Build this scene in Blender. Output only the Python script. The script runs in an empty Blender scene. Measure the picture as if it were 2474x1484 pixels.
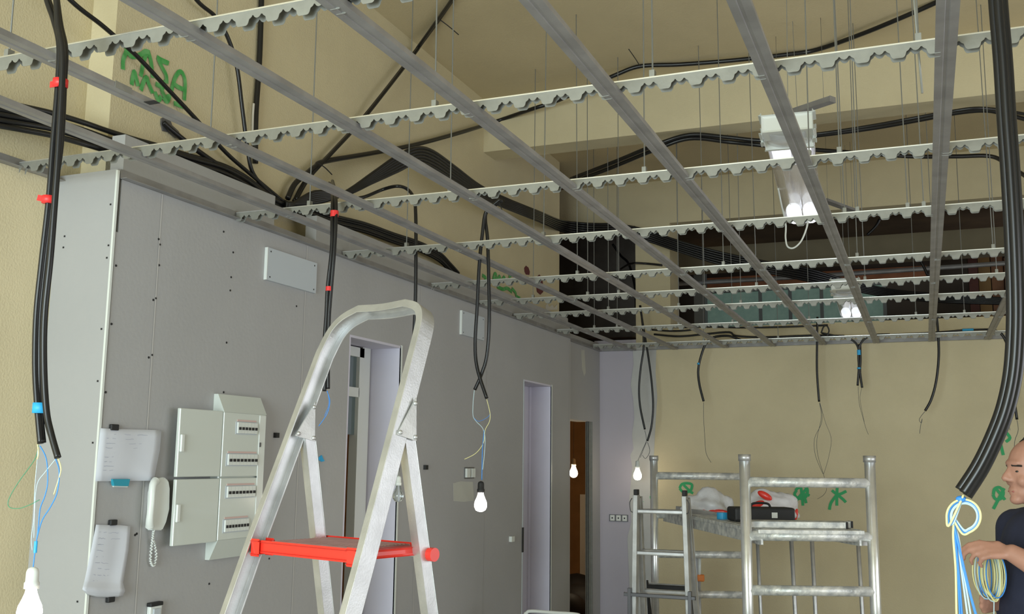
import bpy, bmesh, math, random
from mathutils import Vector, Matrix
random.seed(7)
SC = bpy.context.scene
COL = SC.collection
EYE = 1.55
# ---------------------------------------------------------------- camera
FPX, YAW, PIT, ROL = 2425.7, -0.388026, 0.151517, 0.0111697
_fw = Vector((math.sin(YAW)*math.cos(PIT), math.cos(YAW)*math.cos(PIT), math.sin(PIT)))
_r = Vector((math.cos(YAW), -math.sin(YAW), 0)); _u = _r.cross(_fw)
CR = math.cos(ROL)*_r + math.sin(ROL)*_u
CU = -math.sin(ROL)*_r + math.cos(ROL)*_u
cd = bpy.data.cameras.new('camera'); cam = bpy.data.objects.new('camera', cd); COL.objects.link(cam)
m = Matrix((CR, CU, -_fw)).transposed().to_4x4(); m.translation = (0, 0, EYE)
cam.matrix_world = m
cd.sensor_width = 36; cd.lens = 36*FPX/2474; cd.clip_start = .05
SC.camera = cam
# ---------------------------------------------------------------- view, world, daylight
SC.view_settings.view_transform = 'Standard'; SC.view_settings.look = 'None'
SC.view_settings.gamma = 1; SC.view_settings.use_curve_mapping = False
SC.view_settings.exposure = 0.0
W = bpy.data.worlds.new('world'); SC.world = W; W.use_nodes = True
W.node_tree.nodes['Background'].inputs[0].default_value = (.62, .78, .92, 1)
W.node_tree.nodes['Background'].inputs[1].default_value = 1.1
def area(name, loc, rot, sx, sy, power, color):
    l = bpy.data.lights.new(name, 'AREA'); l.shape = 'RECTANGLE'; l.size = sx; l.size_y = sy
    l.energy = power; l.color = color
    o = bpy.data.objects.new(name, l); COL.objects.link(o); o.location = loc; o.rotation_euler = rot
    return o
PI = math.pi
# daylight through the shop window behind the camera
area('front_window_daylight', (-1.15, -2.46, 1.62), (PI/2, 0, 0), 2.5, 2.4, 262, (.85, .985, 1.0))
area('side_fill', (3.9, 3.2, 1.5), (PI/2, 0, PI/2), 5.0, 2.0, 78, (1.0, .97, .97))  # added fill from the right, its window is made up
area('far_room_fill', (3.3, 11.0, 3.1), (PI/2, 0, PI/2), 1.6, 1.2, 22, (.9, .95, 1.0))  # added fill to lift the dim far room, no window there

# ---------------------------------------------------------------- pixel rays -> places
def ray(x, y):
    return CR*((x-1237)/FPX) + CU*(-(y-742)/FPX) + _fw
def onX(x, y, X):
    d = ray(x, y); t = X/d.x; return Vector((X, d.y*t, EYE+d.z*t))
def onY(x, y, Y):
    d = ray(x, y); t = Y/d.y; return Vector((d.x*t, Y, EYE+d.z*t))
def onZ(x, y, z):
    d = ray(x, y); t = (z-EYE)/d.z; return Vector((d.x*t, d.y*t, z))

# ---------------------------------------------------------------- materials
MATS = {}
def mat(name, col, rough=.6, metal=0, noise=0, nscale=6, bump=0, bscale=80, emit=None, estr=1, trans=0, spec=.5, alpha=1, col2=None, coat=0):
    M = bpy.data.materials.new(name); M.use_nodes = True; nt = M.node_tree; b = nt.nodes['Principled BSDF']
    b.inputs['Base Color'].default_value = (*col, 1); b.inputs['Roughness'].default_value = rough
    b.inputs['Metallic'].default_value = metal; b.inputs['Specular IOR Level'].default_value = spec
    b.inputs['Transmission Weight'].default_value = trans; b.inputs['Alpha'].default_value = alpha
    b.inputs['Coat Weight'].default_value = coat
    tc = nt.nodes.new('ShaderNodeTexCoord')
    if noise or col2:
        n = nt.nodes.new('ShaderNodeTexNoise'); n.inputs['Scale'].default_value = nscale; n.inputs['Detail'].default_value = 6
        nt.links.new(tc.outputs['Object'], n.inputs['Vector'])
        mx = nt.nodes.new('ShaderNodeMix'); mx.data_type = 'RGBA'
        cr = nt.nodes.new('ShaderNodeMapRange'); cr.inputs[1].default_value = .35; cr.inputs[2].default_value = .65
        nt.links.new(n.outputs['Fac'], cr.inputs[0]); nt.links.new(cr.outputs[0], mx.inputs[0])
        c2 = col2 or tuple(min(1, c*(1+noise)) for c in col); c1 = col if col2 else tuple(c*(1-noise) for c in col)
        mx.inputs[6].default_value = (*c1, 1); mx.inputs[7].default_value = (*c2, 1)
        nt.links.new(mx.outputs[2], b.inputs['Base Color'])
    if bump:
        n2 = nt.nodes.new('ShaderNodeTexNoise'); n2.inputs['Scale'].default_value = bscale; n2.inputs['Detail'].default_value = 4
        nt.links.new(tc.outputs['Object'], n2.inputs['Vector'])
        bp = nt.nodes.new('ShaderNodeBump'); bp.inputs['Strength'].default_value = bump; bp.inputs['Distance'].default_value = .01
        nt.links.new(n2.outputs['Fac'], bp.inputs['Height']); nt.links.new(bp.outputs[0], b.inputs['Normal'])
    if emit:
        b.inputs['Emission Color'].default_value = (*emit, 1); b.inputs['Emission Strength'].default_value = estr
    MATS[name] = M; return M
M_yel = mat('yellow_plaster', (.63, .55, .36), .85, noise=.04, nscale=2.5, bump=.25, bscale=120)
M_ceil = mat('beige_ceiling_plaster', (.58, .485, .30), .9, noise=.05, nscale=1.5, bump=.25, bscale=90)
M_board = mat('grey_plasterboard', (.39, .387, .39), .75, noise=.025, nscale=2, bump=.08, bscale=60)
M_boardb = mat('bluish_plasterboard', (.47, .44, .50), .75, noise=.02, nscale=2)
M_lilac = mat('white_reveal_board', (.62, .60, .70), .7, noise=.02)
M_joint = mat('joint_paper', (.52, .51, .50), .8)
M_filler = mat('joint_filler', (.52, .52, .50), .85, noise=.05)
M_patch = mat('filler_patch', (.50, .50, .45), .85, noise=.04)
M_floor = mat('dusty_concrete', (.46, .44, .40), .85, noise=.15, nscale=3, bump=.2)
M_brownw = mat('brown_side_room_plaster', (.40, .22, .09), .9, noise=.1, bump=.2)
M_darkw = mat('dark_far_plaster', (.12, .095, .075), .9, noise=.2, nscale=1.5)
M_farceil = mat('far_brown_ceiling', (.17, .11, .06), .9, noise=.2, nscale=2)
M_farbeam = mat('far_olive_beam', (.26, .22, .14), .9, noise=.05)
M_farlint = mat('rust_lintel', (.50, .20, .10), .8, noise=.15)
M_galv = mat('galvanised_steel', (.27, .27, .245), .5, .35, noise=.06, nscale=30, bump=.05)
M_edge = mat('edge_highlight_steel', (.85, .87, .88), .3, .9)  # paler copy of the steel, carries the painted edge highlight
M_galvd = mat('dusty_galvanised_channel', (.34, .335, .34), .55, .55, noise=.12, nscale=9, bump=.05)
M_alu = mat('brushed_aluminium', (.58, .585, .59), .42, .75, noise=.10, nscale=14, bump=.06, bscale=200)
M_aluflat = mat('scuffed_aluminium', (.58, .58, .57), .5, .6, noise=.14, nscale=10, bump=.1, bscale=150)
M_plasteralu = mat('plaster_splashed_aluminium', (.48, .50, .50), .42, .35, nscale=24, col2=(.88, .88, .83), bump=.25, bscale=60)
M_scaf = mat('bright_scaffold_tube', (.90, .92, .92), .28, .75, noise=.08, nscale=12)
M_black = mat('black_corrugated_plastic', (.008, .008, .009), .33, spec=.5)
M_blackm = mat('black_matt', (.015, .015, .016), .6)
M_rod = mat('zinc_thread', (.25, .26, .26), .5, .7)
M_red = mat('red_tape', (.75, .03, .03), .45)
M_redp = mat('red_plastic', (.80, .035, .02), .4, coat=.3)
M_mat = mat('dusty_red_tread', (.38, .22, .21), .75, noise=.1, nscale=20)
M_blue = mat('blue_tape', (.03, .38, .72), .5)
M_teal = mat('teal_plastic', (.02, .30, .42), .5)
M_wblue = mat('blue_wire', (.05, .28, .80), .4)
M_wyel = mat('yellow_green_wire', (.72, .68, .12), .45, nscale=60, col2=(.25, .50, .12))
M_wyel2 = mat('pale_yellow_wire', (.85, .80, .38), .4)
M_wwht = mat('pale_blue_wire', (.55, .72, .78), .4)
M_wgrn = mat('green_wire', (.08, .28, .16), .5)
M_wblk = mat('thin_dark_wire', (.06, .07, .08), .5)
M_white = mat('white_plastic', (.72, .75, .72), .35, coat=.3)
M_panel = mat('panel_white_steel', (.62, .66, .62), .22, coat=.4)
M_plate = mat('pale_blank_plate', (.50, .54, .58), .6)
M_paper = mat('white_paper', (.62, .64, .70), .8, noise=.03)
M_ink = mat('pale_ink', (.38, .40, .50), .8)
M_green = mat('green_spray_paint', (.06, .36, .08), .8, nscale=30, col2=(.16, .46, .16))
M_green2 = mat('green_marker_paint', (.05, .42, .16), .8)
M_hand = mat('dark_red_paint', (.13, .03, .03), .8)
M_fdust = mat('pale_scuff', (.65, .62, .55), .8)
M_bulb = mat('lit_bulb_glass', (1, .95, .85), .3, emit=(1, .90, .74), estr=32)
M_bulbf = mat('far_lit_bulb_glass', (1, .95, .85), .3, emit=(1, .86, .66), estr=22)
M_bulbs = mat('side_room_bulb_glass', (1, .95, .85), .3, emit=(1, .80, .52), estr=170)
M_bulboff = mat('clear_bulb_glass', (.9, .95, .95), .05, trans=.9)
M_glare = mat('cover_glare_glow', (.9, .93, 1), .3, emit=(.88, .93, 1), estr=2.2)  # emission stands for window light reflected in the cover
M_clear = mat('clear_polycarbonate', (.85, .82, .86), .12, trans=.75, alpha=.45)
M_glass = mat('dark_window_glass', (.12, .16, .17), .08, spec=.8)
M_greenglass = mat('green_lit_pane', (.07, .12, .10), .5, nscale=5, col2=(.22, .31, .26), emit=(.12, .19, .155), estr=.40)
M_wood = mat('dark_red_wood', (.10, .025, .015), .6, noise=.2)
M_plank = mat('brown_planks', (.20, .09, .04), .7, noise=.3, nscale=5)
M_frame = mat('grey_window_frame', (.28, .30, .29), .6)
M_skin = mat('skin', (.50, .26, .19), .5, noise=.06, nscale=12, bump=.05)
M_shirt = mat('navy_tshirt', (.022, .026, .055), .85, noise=.15, nscale=8, bump=.2, bscale=40)
M_trous = mat('dark_work_trousers', (.03, .05, .06), .85, noise=.1)
M_hair = mat('dark_hair', (.02, .018, .016), .7, bump=.5, bscale=200)
M_lips = mat('lips', (.42, .14, .12), .5)
M_eye = mat('eye_dark', (.02, .02, .02), .2)
M_bag = mat('white_plastic_bag', (.86, .86, .90), .35, noise=.06, nscale=14, bump=.5, bscale=18, trans=.1)
M_orange = mat('orange_plastic', (.75, .22, .04), .5)
M_greyst = mat('grey_steel', (.16, .16, .17), .45, .6)
M_fabric = mat('dark_chair_fabric', (.035, .035, .05), .8)

# ---------------------------------------------------------------- mesh helpers
def finish(bm, name, m, parent=None, smooth=False, loc=None, solid=0):
    bmesh.ops.recalc_face_normals(bm, faces=bm.faces)
    me = bpy.data.meshes.new(name); bm.to_mesh(me); bm.free()
    if loc is None:
        xs = [v.co for v in me.vertices]
        c = Vector([(min(p[i] for p in xs)+max(p[i] for p in xs))/2 for i in range(3)])
    else: c = Vector(loc)
    me.transform(Matrix.Translation(-c))
    for mm in (m if isinstance(m, (list, tuple)) else [m]): me.materials.append(mm)
    if smooth:
        for p in me.polygons: p.use_smooth = True
    o = bpy.data.objects.new(name, me); COL.objects.link(o)
    o.location = c
    if parent is not None:
        o.parent = parent
        P = parent; inv = Matrix.Identity(4)
        mw = Matrix.Translation(wloc(parent)); o.matrix_parent_inverse = mw.inverted()
    if solid:
        md = o.modifiers.new('solid', 'SOLIDIFY'); md.thickness = solid; md.offset = 0
    return o
def wloc(o):
    # every root and part here carries only a translation, so the world place is its own world-space location
    return Vector(o.location)
def tag(o, label, cat, group=None, kind=None):
    o['label'] = label; o['category'] = cat
    if group: o['group'] = group
    if kind: o['kind'] = kind
    return o
def struct(o): o['kind'] = 'structure'; return o
def empty(name, loc, label, cat, group=None):
    o = bpy.data.objects.new(name, None); COL.objects.link(o); o.location = loc; o.empty_display_size = .1
    return tag(o, label, cat, group)
def box(bm, a, b, bev=0):
    a, b = Vector(a), Vector(b)
    lo = Vector([min(a[i], b[i]) for i in range(3)]); hi = Vector([max(a[i], b[i]) for i in range(3)])
    r = bmesh.ops.create_cube(bm, size=1); vs = r['verts']
    for v in vs: v.co = Vector([(lo[i]+hi[i])/2 + v.co[i]*(hi[i]-lo[i]) for i in range(3)])
    if bev:
        es = list({e for v in vs for e in v.link_edges})
        bmesh.ops.bevel(bm, geom=es, offset=bev, segments=2, affect='EDGES', profile=.5)
def obox(bm, c, ux, uy, uz, sx, sy, sz, bev=0):
    """box of size sx, sy, sz about c along axes ux, uy, uz"""
    r = bmesh.ops.create_cube(bm, size=1); vs = r['verts']
    ux, uy, uz = Vector(ux).normalized(), Vector(uy).normalized(), Vector(uz).normalized()
    for v in vs: v.co = Vector(c) + ux*(v.co.x*sx) + uy*(v.co.y*sy) + uz*(v.co.z*sz)
    if bev:
        es = list({e for v in vs for e in v.link_edges})
        bmesh.ops.bevel(bm, geom=es, offset=bev, segments=2, affect='EDGES', profile=.5)
def bar(bm, a, b, w, t, side=(0, 0, 1), bev=0):
    """straight bar from a to b, w across and t thick; side ~ the direction of t"""
    a, b = Vector(a), Vector(b); d = (b-a).normalized(); s = Vector(side); x = d.cross(s).normalized(); s = x.cross(d).normalized()
    obox(bm, (a+b)/2, d, x, s, (b-a).length, w, t, bev)
def spline(pts, steps=7, closed=False):
    P = [Vector(p) for p in pts]; n = len(P)
    if n < 3 and not closed: return P
    out = []
    rng = range(n) if closed else range(n-1)
    for i in rng:
        if closed: p0, p1, p2, p3 = P[(i-1) % n], P[i], P[(i+1) % n], P[(i+2) % n]
        else: p0, p1, p2, p3 = P[max(i-1, 0)], P[i], P[i+1], P[min(i+2, n-1)]
        for k in range(steps):
            t = k/steps
            out.append(.5*((2*p1)+(-p0+p2)*t+(2*p0-5*p1+4*p2-p3)*t*t+(-p0+3*p1-3*p2+p3)*t**3))
    if not closed: out.append(P[-1])
    return out
def tube(bm, pts, r, n=8, steps=7, closed=False, raw=False, rib=0):
    P = pts if raw else spline(pts, steps, closed)
    if rib and not closed:    # corrugation: resample finely and pulse the radius
        Q = [P[0]]; acc = 0
        L = [0]
        for i in range(1, len(P)): L.append(L[-1]+(P[i]-P[i-1]).length)
        m_ = max(4, int(L[-1]/rib*2)); j = 0; Q = []
        for k in range(m_+1):
            s = L[-1]*k/m_
            while j < len(P)-2 and L[j+1] < s: j += 1
            t = (s-L[j])/max(1e-9, L[j+1]-L[j]); Q.append(P[j].lerp(P[j+1], min(1, max(0, t))))
        P = Q
    N = len(P); rings = []
    up = Vector((0, 0, 1)); T0 = (P[1]-P[0]).normalized()
    if abs(T0.dot(up)) > .9: up = Vector((1, 0, 0))
    nrm = T0.cross(up).normalized()
    for i in range(N):
        if closed: T = (P[(i+1) % N]-P[i-1]).normalized()
        else: T = (P[min(i+1, N-1)]-P[max(i-1, 0)]).normalized()
        nrm = (nrm - T*nrm.dot(T)).normalized(); bn = T.cross(nrm)
        rr = r(i/(N-1)) if callable(r) else r
        if rib and i % 2: rr *= .86
        rings.append([bm.verts.new(P[i]+(nrm*math.cos(a)+bn*math.sin(a))*rr) for a in [2*PI*k/n for k in range(n)]])
    for i in range(N if closed else N-1):
        A, B = rings[i], rings[(i+1) % N]
        for k in range(n): bm.faces.new((A[k], A[(k+1) % n], B[(k+1) % n], B[k]))
    if not closed: bm.faces.new(rings[0][::-1]); bm.faces.new(rings[-1])
def tubeobj(name, pts, r, m, parent=None, **k):
    bm = bmesh.new(); tube(bm, pts, r, **k); return finish(bm, name, m, parent, smooth=True)
def boxobj(name, a, b, m, parent=None, bev=0):
    bm = bmesh.new(); box(bm, a, b, bev); return finish(bm, name, m, parent)
def poly(bm, pts, n, t):
    """flat outline pts extruded by vector n*t"""
    n = Vector(n)*t
    A = [bm.verts.new(Vector(p)) for p in pts]; B = [bm.verts.new(Vector(p)+n) for p in pts]
    bm.faces.new(A); bm.faces.new(B[::-1]); k = len(pts)
    for i in range(k): bm.faces.new((A[i], B[i], B[(i+1) % k], A[(i+1) % k]))
def sphere(bm, c, r, seg=16, sq=(1, 1, 1)):
    q = bmesh.ops.create_uvsphere(bm, u_segments=seg, v_segments=max(6, seg*2//3), radius=r)
    for v in q['verts']: v.co = Vector((v.co.x*sq[0], v.co.y*sq[1], v.co.z*sq[2]))+Vector(c)
def dup(root, loc, label=None, group=None):
    r = root.copy(); COL.objects.link(r); r.location = loc
    if label: r['label'] = label
    if group: r['group'] = group
    for ch in list(root.children):
        c = ch.copy(); COL.objects.link(c); c.parent = r
        for g in list(ch.children):
            d = g.copy(); COL.objects.link(d); d.parent = c
    return r
ORD = ['first', 'second', 'third', 'fourth', 'fifth', 'sixth', 'seventh', 'eighth', 'ninth', 'tenth']
X_, Y_, Z_ = Vector((1, 0, 0)), Vector((0, 1, 0)), Vector((0, 0, 1))

# ================================================================ SETTING
XW = -2.6      # grey plasterboard partition
XS = -2.66     # its last stretch by the corner
YB = 8.6       # back wall
HC = EYE+2.50  # slab
ZG = EYE+1.0   # ceiling grid
struct(boxobj('floor', (-6.5, -3.2, -.12), (4.1, 13.6, 0), M_floor))
struct(boxobj('ceiling', (-2.95, -2.7, HC), (4.1, YB+.35, HC+.15), M_ceil))
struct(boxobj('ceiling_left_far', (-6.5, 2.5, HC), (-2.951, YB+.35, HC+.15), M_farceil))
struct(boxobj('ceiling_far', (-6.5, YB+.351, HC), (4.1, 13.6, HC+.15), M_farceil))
# front wall with the shop window behind the camera
bm = bmesh.new()
box(bm, (-2.87, -2.7, 0), (4.1, -2.55, .35)); box(bm, (-2.87, -2.7, 2.95), (4.1, -2.55, HC))
box(bm, (-2.87, -2.7, .35), (-2.35, -2.55, 2.95)); box(bm, (.6, -2.7, .35), (4.1, -2.55, 2.95))
struct(finish(bm, 'wall_front', M_yel))
bm = bmesh.new()
box(bm, (4.0, -2.7, 0), (4.15, YB, .45)); box(bm, (4.0, -2.7, 2.6), (4.15, YB, HC))
box(bm, (4.0, -2.7, .45), (4.15, .6, 2.6)); box(bm, (4.0, 5.8, .45), (4.15, YB, 2.6))
struct(finish(bm, 'wall_right', M_yel))
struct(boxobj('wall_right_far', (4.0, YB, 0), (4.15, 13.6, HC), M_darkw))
struct(boxobj('wall_left', (-2.97, -2.7, 0), (-2.87, 2.75, HC), M_yel))
# upper structural wall above the partition; corner of a pier faces the camera
wu = struct(boxobj('wall_left_upper', (-2.97, 2.75, 2.36), (-2.75, 7.76, HC), M_yel))
# first downstand beam
struct(boxobj('beam_near', (-2.75, 6.17, EYE+2.12), (4.0, 6.37, HC), M_yel))
# back beam, pier and lower back wall
YC2 = YB+.34
zb2 = onY(1616, 539, YB).z
struct(boxobj('beam_back', (-4.6, YB, zb2), (4.0, YC2, HC), M_yel))
cx0, cx1 = onY(1535, 600, YB).x, onY(1618, 600, YB).x
zl = onY(1900, 784, YB).z
bm = bmesh.new()
bx_ = [(cx0, 0), (4.0, 0), (4.0, zl), (cx1, zl), (cx1, zb2), (cx0, zb2)]
poly(bm, [(x, YB, z) for x, z in bx_], (0, 1, 0), .34)
wb = struct(finish(bm, 'wall_back', M_yel))
lx = onY(1528, 1000, YB).x
wbl = struct(boxobj('wall_back_board', (XS-.05, YB, 0), (cx0-.001, YB+.1, onY(1500, 822, YB).z), M_boardb))
# irregular filler along the joint between grey board and yellow plaster
bm = bmesh.new()
L = [(1528, 838), (1531, 880), (1524, 930), (1530, 965), (1533, 1010), (1527, 1050), (1531, 1085), (1523, 1100), (1528, 1130), (1520, 1210), (1526, 1260), (1516, 1300), (1518, 1350), (1524, 1484), (1524, 1560)]
R_ = [(1586, 838), (1584, 900), (1588, 960), (1584, 1020), (1580, 1100), (1584, 1200), (1583, 1300), (1584, 1400), (1584, 1560)]
poly(bm, [onY(x, y, YB-.0005) for x, y in L]+[onY(x, y, YB-.0005) for x, y in R_[::-1]], (0, -1, 0), .003)
struct(finish(bm, 'trim_joint_filler', M_filler))

# ---- grey partition: boards with openings
Y0 = 2.67
d1a, d1b = 4.25, onX(966, 1000, XW).y
d2a, d2b = onX(1264, 1100, XW).y, onX(1332, 1100, XW).y
d3a, d3b = onX(1373, 1200, XS).y, onX(1431, 1200, XS).y
ys = onX(1377, 900, XW).y
d1t, d2t, d3t = onX(848, 809, XW).z, onX(1332, 931, XW).z, onX(1373, 1012, XS).z
PT = 2.33; TH = .24
def wall_piece(bm, y0, y1, z0, z1, X=XW, th=TH): box(bm, (X-th, y0, z0), (X, y1, z1))
bm = bmesh.new()
wall_piece(bm, Y0, d1a, 0, PT); wall_piece(bm, d1a, d1b, d1t, PT); wall_piece(bm, d1b, d2a, 0, PT)
wall_piece(bm, d2a, d2b, d2t, PT); wall_piece(bm, d2b, ys, 0, PT)
# boards carried on above the ceiling line
zt = EYE+1.13
n0, n1 = onX(665, 480, XW).y, onX(765, 540, XW).y
for a, b, z in ((Y0+.012, n0, zt+.01), (n0, n1, EYE+1.0), (n1, 7.55, zt), (7.55, ys, EYE+1.08)):
    wall_piece(bm, a, b, PT, z, XW, .06)
wl = struct(finish(bm, 'wall_left_partition', M_board))
bm = bmesh.new()
wall_piece(bm, ys, d3a, 0, EYE+1.04, XS, .14); wall_piece(bm, d3a, d3b, d3t, EYE+1.04, XS, .14); wall_piece(bm, d3b, YB, 0, EYE+1.04, XS, .06)
struct(finish(bm, 'wall_left_corner', M_board))
struct(boxobj('wall_left_return', (-2.87, Y0-.013, 0), (XW-.001, Y0-.0005, ZG+.005), M_board))
struct(boxobj('trim_corner_bead', (XW-.004, Y0-.016, 0), (XW+.004, Y0-.006, ZG), M_white))
def strip(parent, pts, w, m, n, off=.0015, name='joint_line'):
    """thin ribbon of paint, paper or filler lying on a wall: pts on the wall, n its outward normal"""
    bm = bmesh.new(); n = Vector(n).normalized(); P = spline(pts, 4) if len(pts) > 2 else [Vector(p) for p in pts]; rows = []
    for i, p in enumerate(P):
        T = (P[min(i+1, len(P)-1)]-P[max(i-1, 0)]).normalized(); s = T.cross(n).normalized()*(w/2)
        o_ = off+i*.00005; rows.append([bm.verts.new(p+n*o_-s), bm.verts.new(p+n*o_+s)])
    for i in range(len(P)-1): bm.faces.new((rows[i][0], rows[i][1], rows[i+1][1], rows[i+1][0]))
    return finish(bm, name, m, parent)
nX = (1, 0, 0); nY = (0, -1, 0)
for px, w in ((392, .006), (742, .006), (1017, .006), (1178, .005)):
    # vertical board joints; each starts below the wall angle
    top = {392: 466, 742: 590, 1017: 690, 1178: 757}[px]
    y = onX(px, top, XW).y
    strip(wl, [(XW, y, EYE+.97), (XW, y, .0)], w, M_joint, nX)
strip(wl, [(XW, ys-.003, EYE+.97), (XW, ys-.003, 0)], .012, M_joint, nX)
# screws
SX = [(383, 578), (386, 591), (384, 641), (376, 721), (370, 725), (367, 858), (359, 864), (563, 610), (558, 670), (556, 702), (547, 828), (280, 642), (269, 783), (255, 948), (330, 1290), (326, 1293), (505, 1411), (540, 948), (716, 740), (540, 560), (700, 660), (650, 1350)]
s0 = None
for (x, y) in SX:
    p = onX(x, y, XW)
    if s0 is None:
        bm = bmesh.new(); bmesh.ops.create_cone(bm, cap_ends=True, segments=10, radius1=.0045, radius2=.004, depth=.002)
        bmesh.ops.rotate(bm, verts=bm.verts, matrix=Matrix.Rotation(PI/2, 3, 'Y')); s0 = finish(bm, 'screw_head', M_blackm, wl, loc=(0, 0, 0)); o = s0
    else: o = s0.copy(); COL.objects.link(o)
    o.location = p+Vector((.001, 0, 0))
bm = bmesh.new()
for (x, y) in [(267, 494), (262, 593), (258, 623), (156, 571), (153, 598), (245, 795), (236, 921), (224, 1070), (187, 1454)]:
    p = onY(x, y, Y0-.014); box(bm, p-Vector((.003, .001, .003)), p+Vector((.003, .001, .003)))
wr = bpy.data.objects['wall_left_return']
finish(bm, 'screw_heads', M_blackm, wr)
# filler patch beside the sockets, and the drip of filler near the corner
bm = bmesh.new(); poly(bm, [onX(x, y, XW+.0005) for x, y in ((1095, 1168), (1112, 1163), (1142, 1165), (1145, 1210), (1120, 1213), (1096, 1211))], nX, .001)
finish(bm, 'filler_patch', M_patch, wl)
bm = bmesh.new(); poly(bm, [onX(x, y, XS+.0005) for x, y in ((1404, 846), (1412, 846), (1415, 900), (1411, 910), (1406, 890))], nX, .001)
finish(bm, 'filler_streak', M_patch, bpy.data.objects['wall_left_corner'])

# ---- door openings
def reveal(n, a, b, t, X, th, floor_leaf=True):
    bm = bmesh.new()
    box(bm, (X-th-.01, b-.0, 0), (X+.003, b-.012, t)); box(bm, (X-th-.01, a, 0), (X+.0, a+.012, t)); box(bm, (X-th-.01, a+.012, t-.012), (X, b-.012, t))
    struct(finish(bm, 'trim_%d' % n, M_lilac))
    bm = bmesh.new(); box(bm, (X-.004, b-.012, 0), (X+.005, b+.004, t+.003)); struct(finish(bm, 'trim_%d' % (n+10), M_white))
reveal(1, d1a, d1b, d1t, XW, TH); reveal(2, d2a, d2b, d2t, XW, TH)
# first door: white frame with a transom pane, leaf opened into the brown room
dn = struct(empty('door_1', (XW-.2, d1a, 0), 'white door frame', 'door')); del dn['label']; del dn['category']
Xf = XW-.17
ft = onX(848, 836, Xf).z; tr0 = onX(850, 935, Xf).z; tr1 = onX(850, 958, Xf).z
ff0, ff1 = d1a+.015, d1b-.02
yv = onX(879, 900, Xf).y    # visible post of the frame
bm = bmesh.new()
box(bm, (Xf-.05, ff0, 0), (Xf, ff0+.03, ft)); box(bm, (Xf-.05, yv-.045, 0), (Xf, yv, ft))
box(bm, (Xf-.05, ff0, ft-.05), (Xf, yv, ft)); box(bm, (Xf-.05, ff0, tr1), (Xf, yv-.04, tr0))
box(bm, (Xf-.05, yv, 0), (Xf-.01, ff1, ft+.1))
finish(bm, 'door_frame', M_white, dn)
boxobj('transom_pane', (Xf-.03, ff0+.03, tr0), (Xf-.02, yv-.045, ft-.05), M_glass, dn)
boxobj('side_pane', (Xf-.03, ff0+.03, onX(850, 1050, Xf).z), (Xf-.02, yv-.045, tr1), M_glass, dn)
# second door: closed white leaf edge with its black lock
dn2 = struct(empty('door_2', (XW-.22, d2a, 0), 'x', 'door')); del dn2['label']; del dn2['category']
Xg = XW-.17
bm = bmesh.new(); box(bm, (Xg-.05, d2a+.013, 0), (Xg, d2b-.013, d2t-.013)); box(bm, (Xg, d2b-.05, 0), (Xg+.012, d2b-.013, d2t-.013)); finish(bm, 'door_leaf', M_lilac, dn2)
pk = onX(1262, 1275, XW+.004); pk2 = onX(1262, 1335, XW+.004)
bm = bmesh.new(); box(bm, (XW-.012, d2a-.012, pk2.z), (XW+.006, d2a+.012, pk.z)); finish(bm, 'lock_plate', M_blackm, dn2)
bm = bmesh.new(); box(bm, (XW-.02, d2a-.006, 0), (XW+.003, d2a+.006, d2t)); box(bm, (XW-.06, d2a+.012, 0), (XW-.03, d2a+.03, d2t-.012)); finish(bm, 'frame_edge', M_plate, dn2)
# third opening: bare steel studs
bm = bmesh.new()
ys3 = d3b-.002
for k, dx in enumerate((0, .016, .032)):
    box(bm, (XS-.055+dx, ys3-.02-.004*k, 0), (XS-.046+dx, ys3, d3t))
box(bm, (XS-.06, ys3-.008, 0), (XS+.004, ys3, d3t))
dn3 = struct(finish(bm, 'door_3', M_galv))
# rooms behind the openings
bm = bmesh.new(); box(bm, (-6.5, 2.5, 0), (-6.4, 12.4, HC)); box(bm, (-6.4, 2.5, 0), (-2.98, 2.66, HC))
struct(finish(bm, 'wall_side_room', M_brownw))
struct(boxobj('wall_side_room_back', (-6.4, 12.28, 0), (-2.3, 12.38, PT), M_brownw))
struct(boxobj('wall_side_room_right', (XS-.07, YB+.001, 0), (XS-.051, 12.27, PT), M_brownw))
struct(boxobj('ceiling_side_room', (-6.4, 2.5, PT), (-2.98, 12.4, PT+.03), M_brownw))

# ---- wall angles round the edge of the suspended grid
def angle(n, a, b, inward, m=M_galvd):
    a, b = Vector(a), Vector(b); inw = Vector(inward); bm = bmesh.new()
    # upright leg on the wall and a lying leg
    obox(bm, (a+b)/2+inw*.0015+Z_*.0, (b-a), inw, Z_, (b-a).length, .002, .035)
    obox(bm, (a+b)/2+inw*.016-Z_*.0165, (b-a), inw, Z_, (b-a).length, .030, .002)
    o = finish(bm, 'trim_%d' % n, m); return struct(o)
angle(21, (-2.87, -1.5, ZG), (-2.87, Y0-.02, ZG), (1, 0, 0))
angle(22, (XW, Y0+.0, ZG-.01), (XW, ys, ZG-.01), (1, 0, 0)); angle(23, (XS, ys, ZG-.01), (XS, YB, ZG-.01), (1, 0, 0))
angle(24, (XS+.03, YB, ZG-.01), (3.98, YB, ZG-.01), (0, -1, 0))

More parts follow.
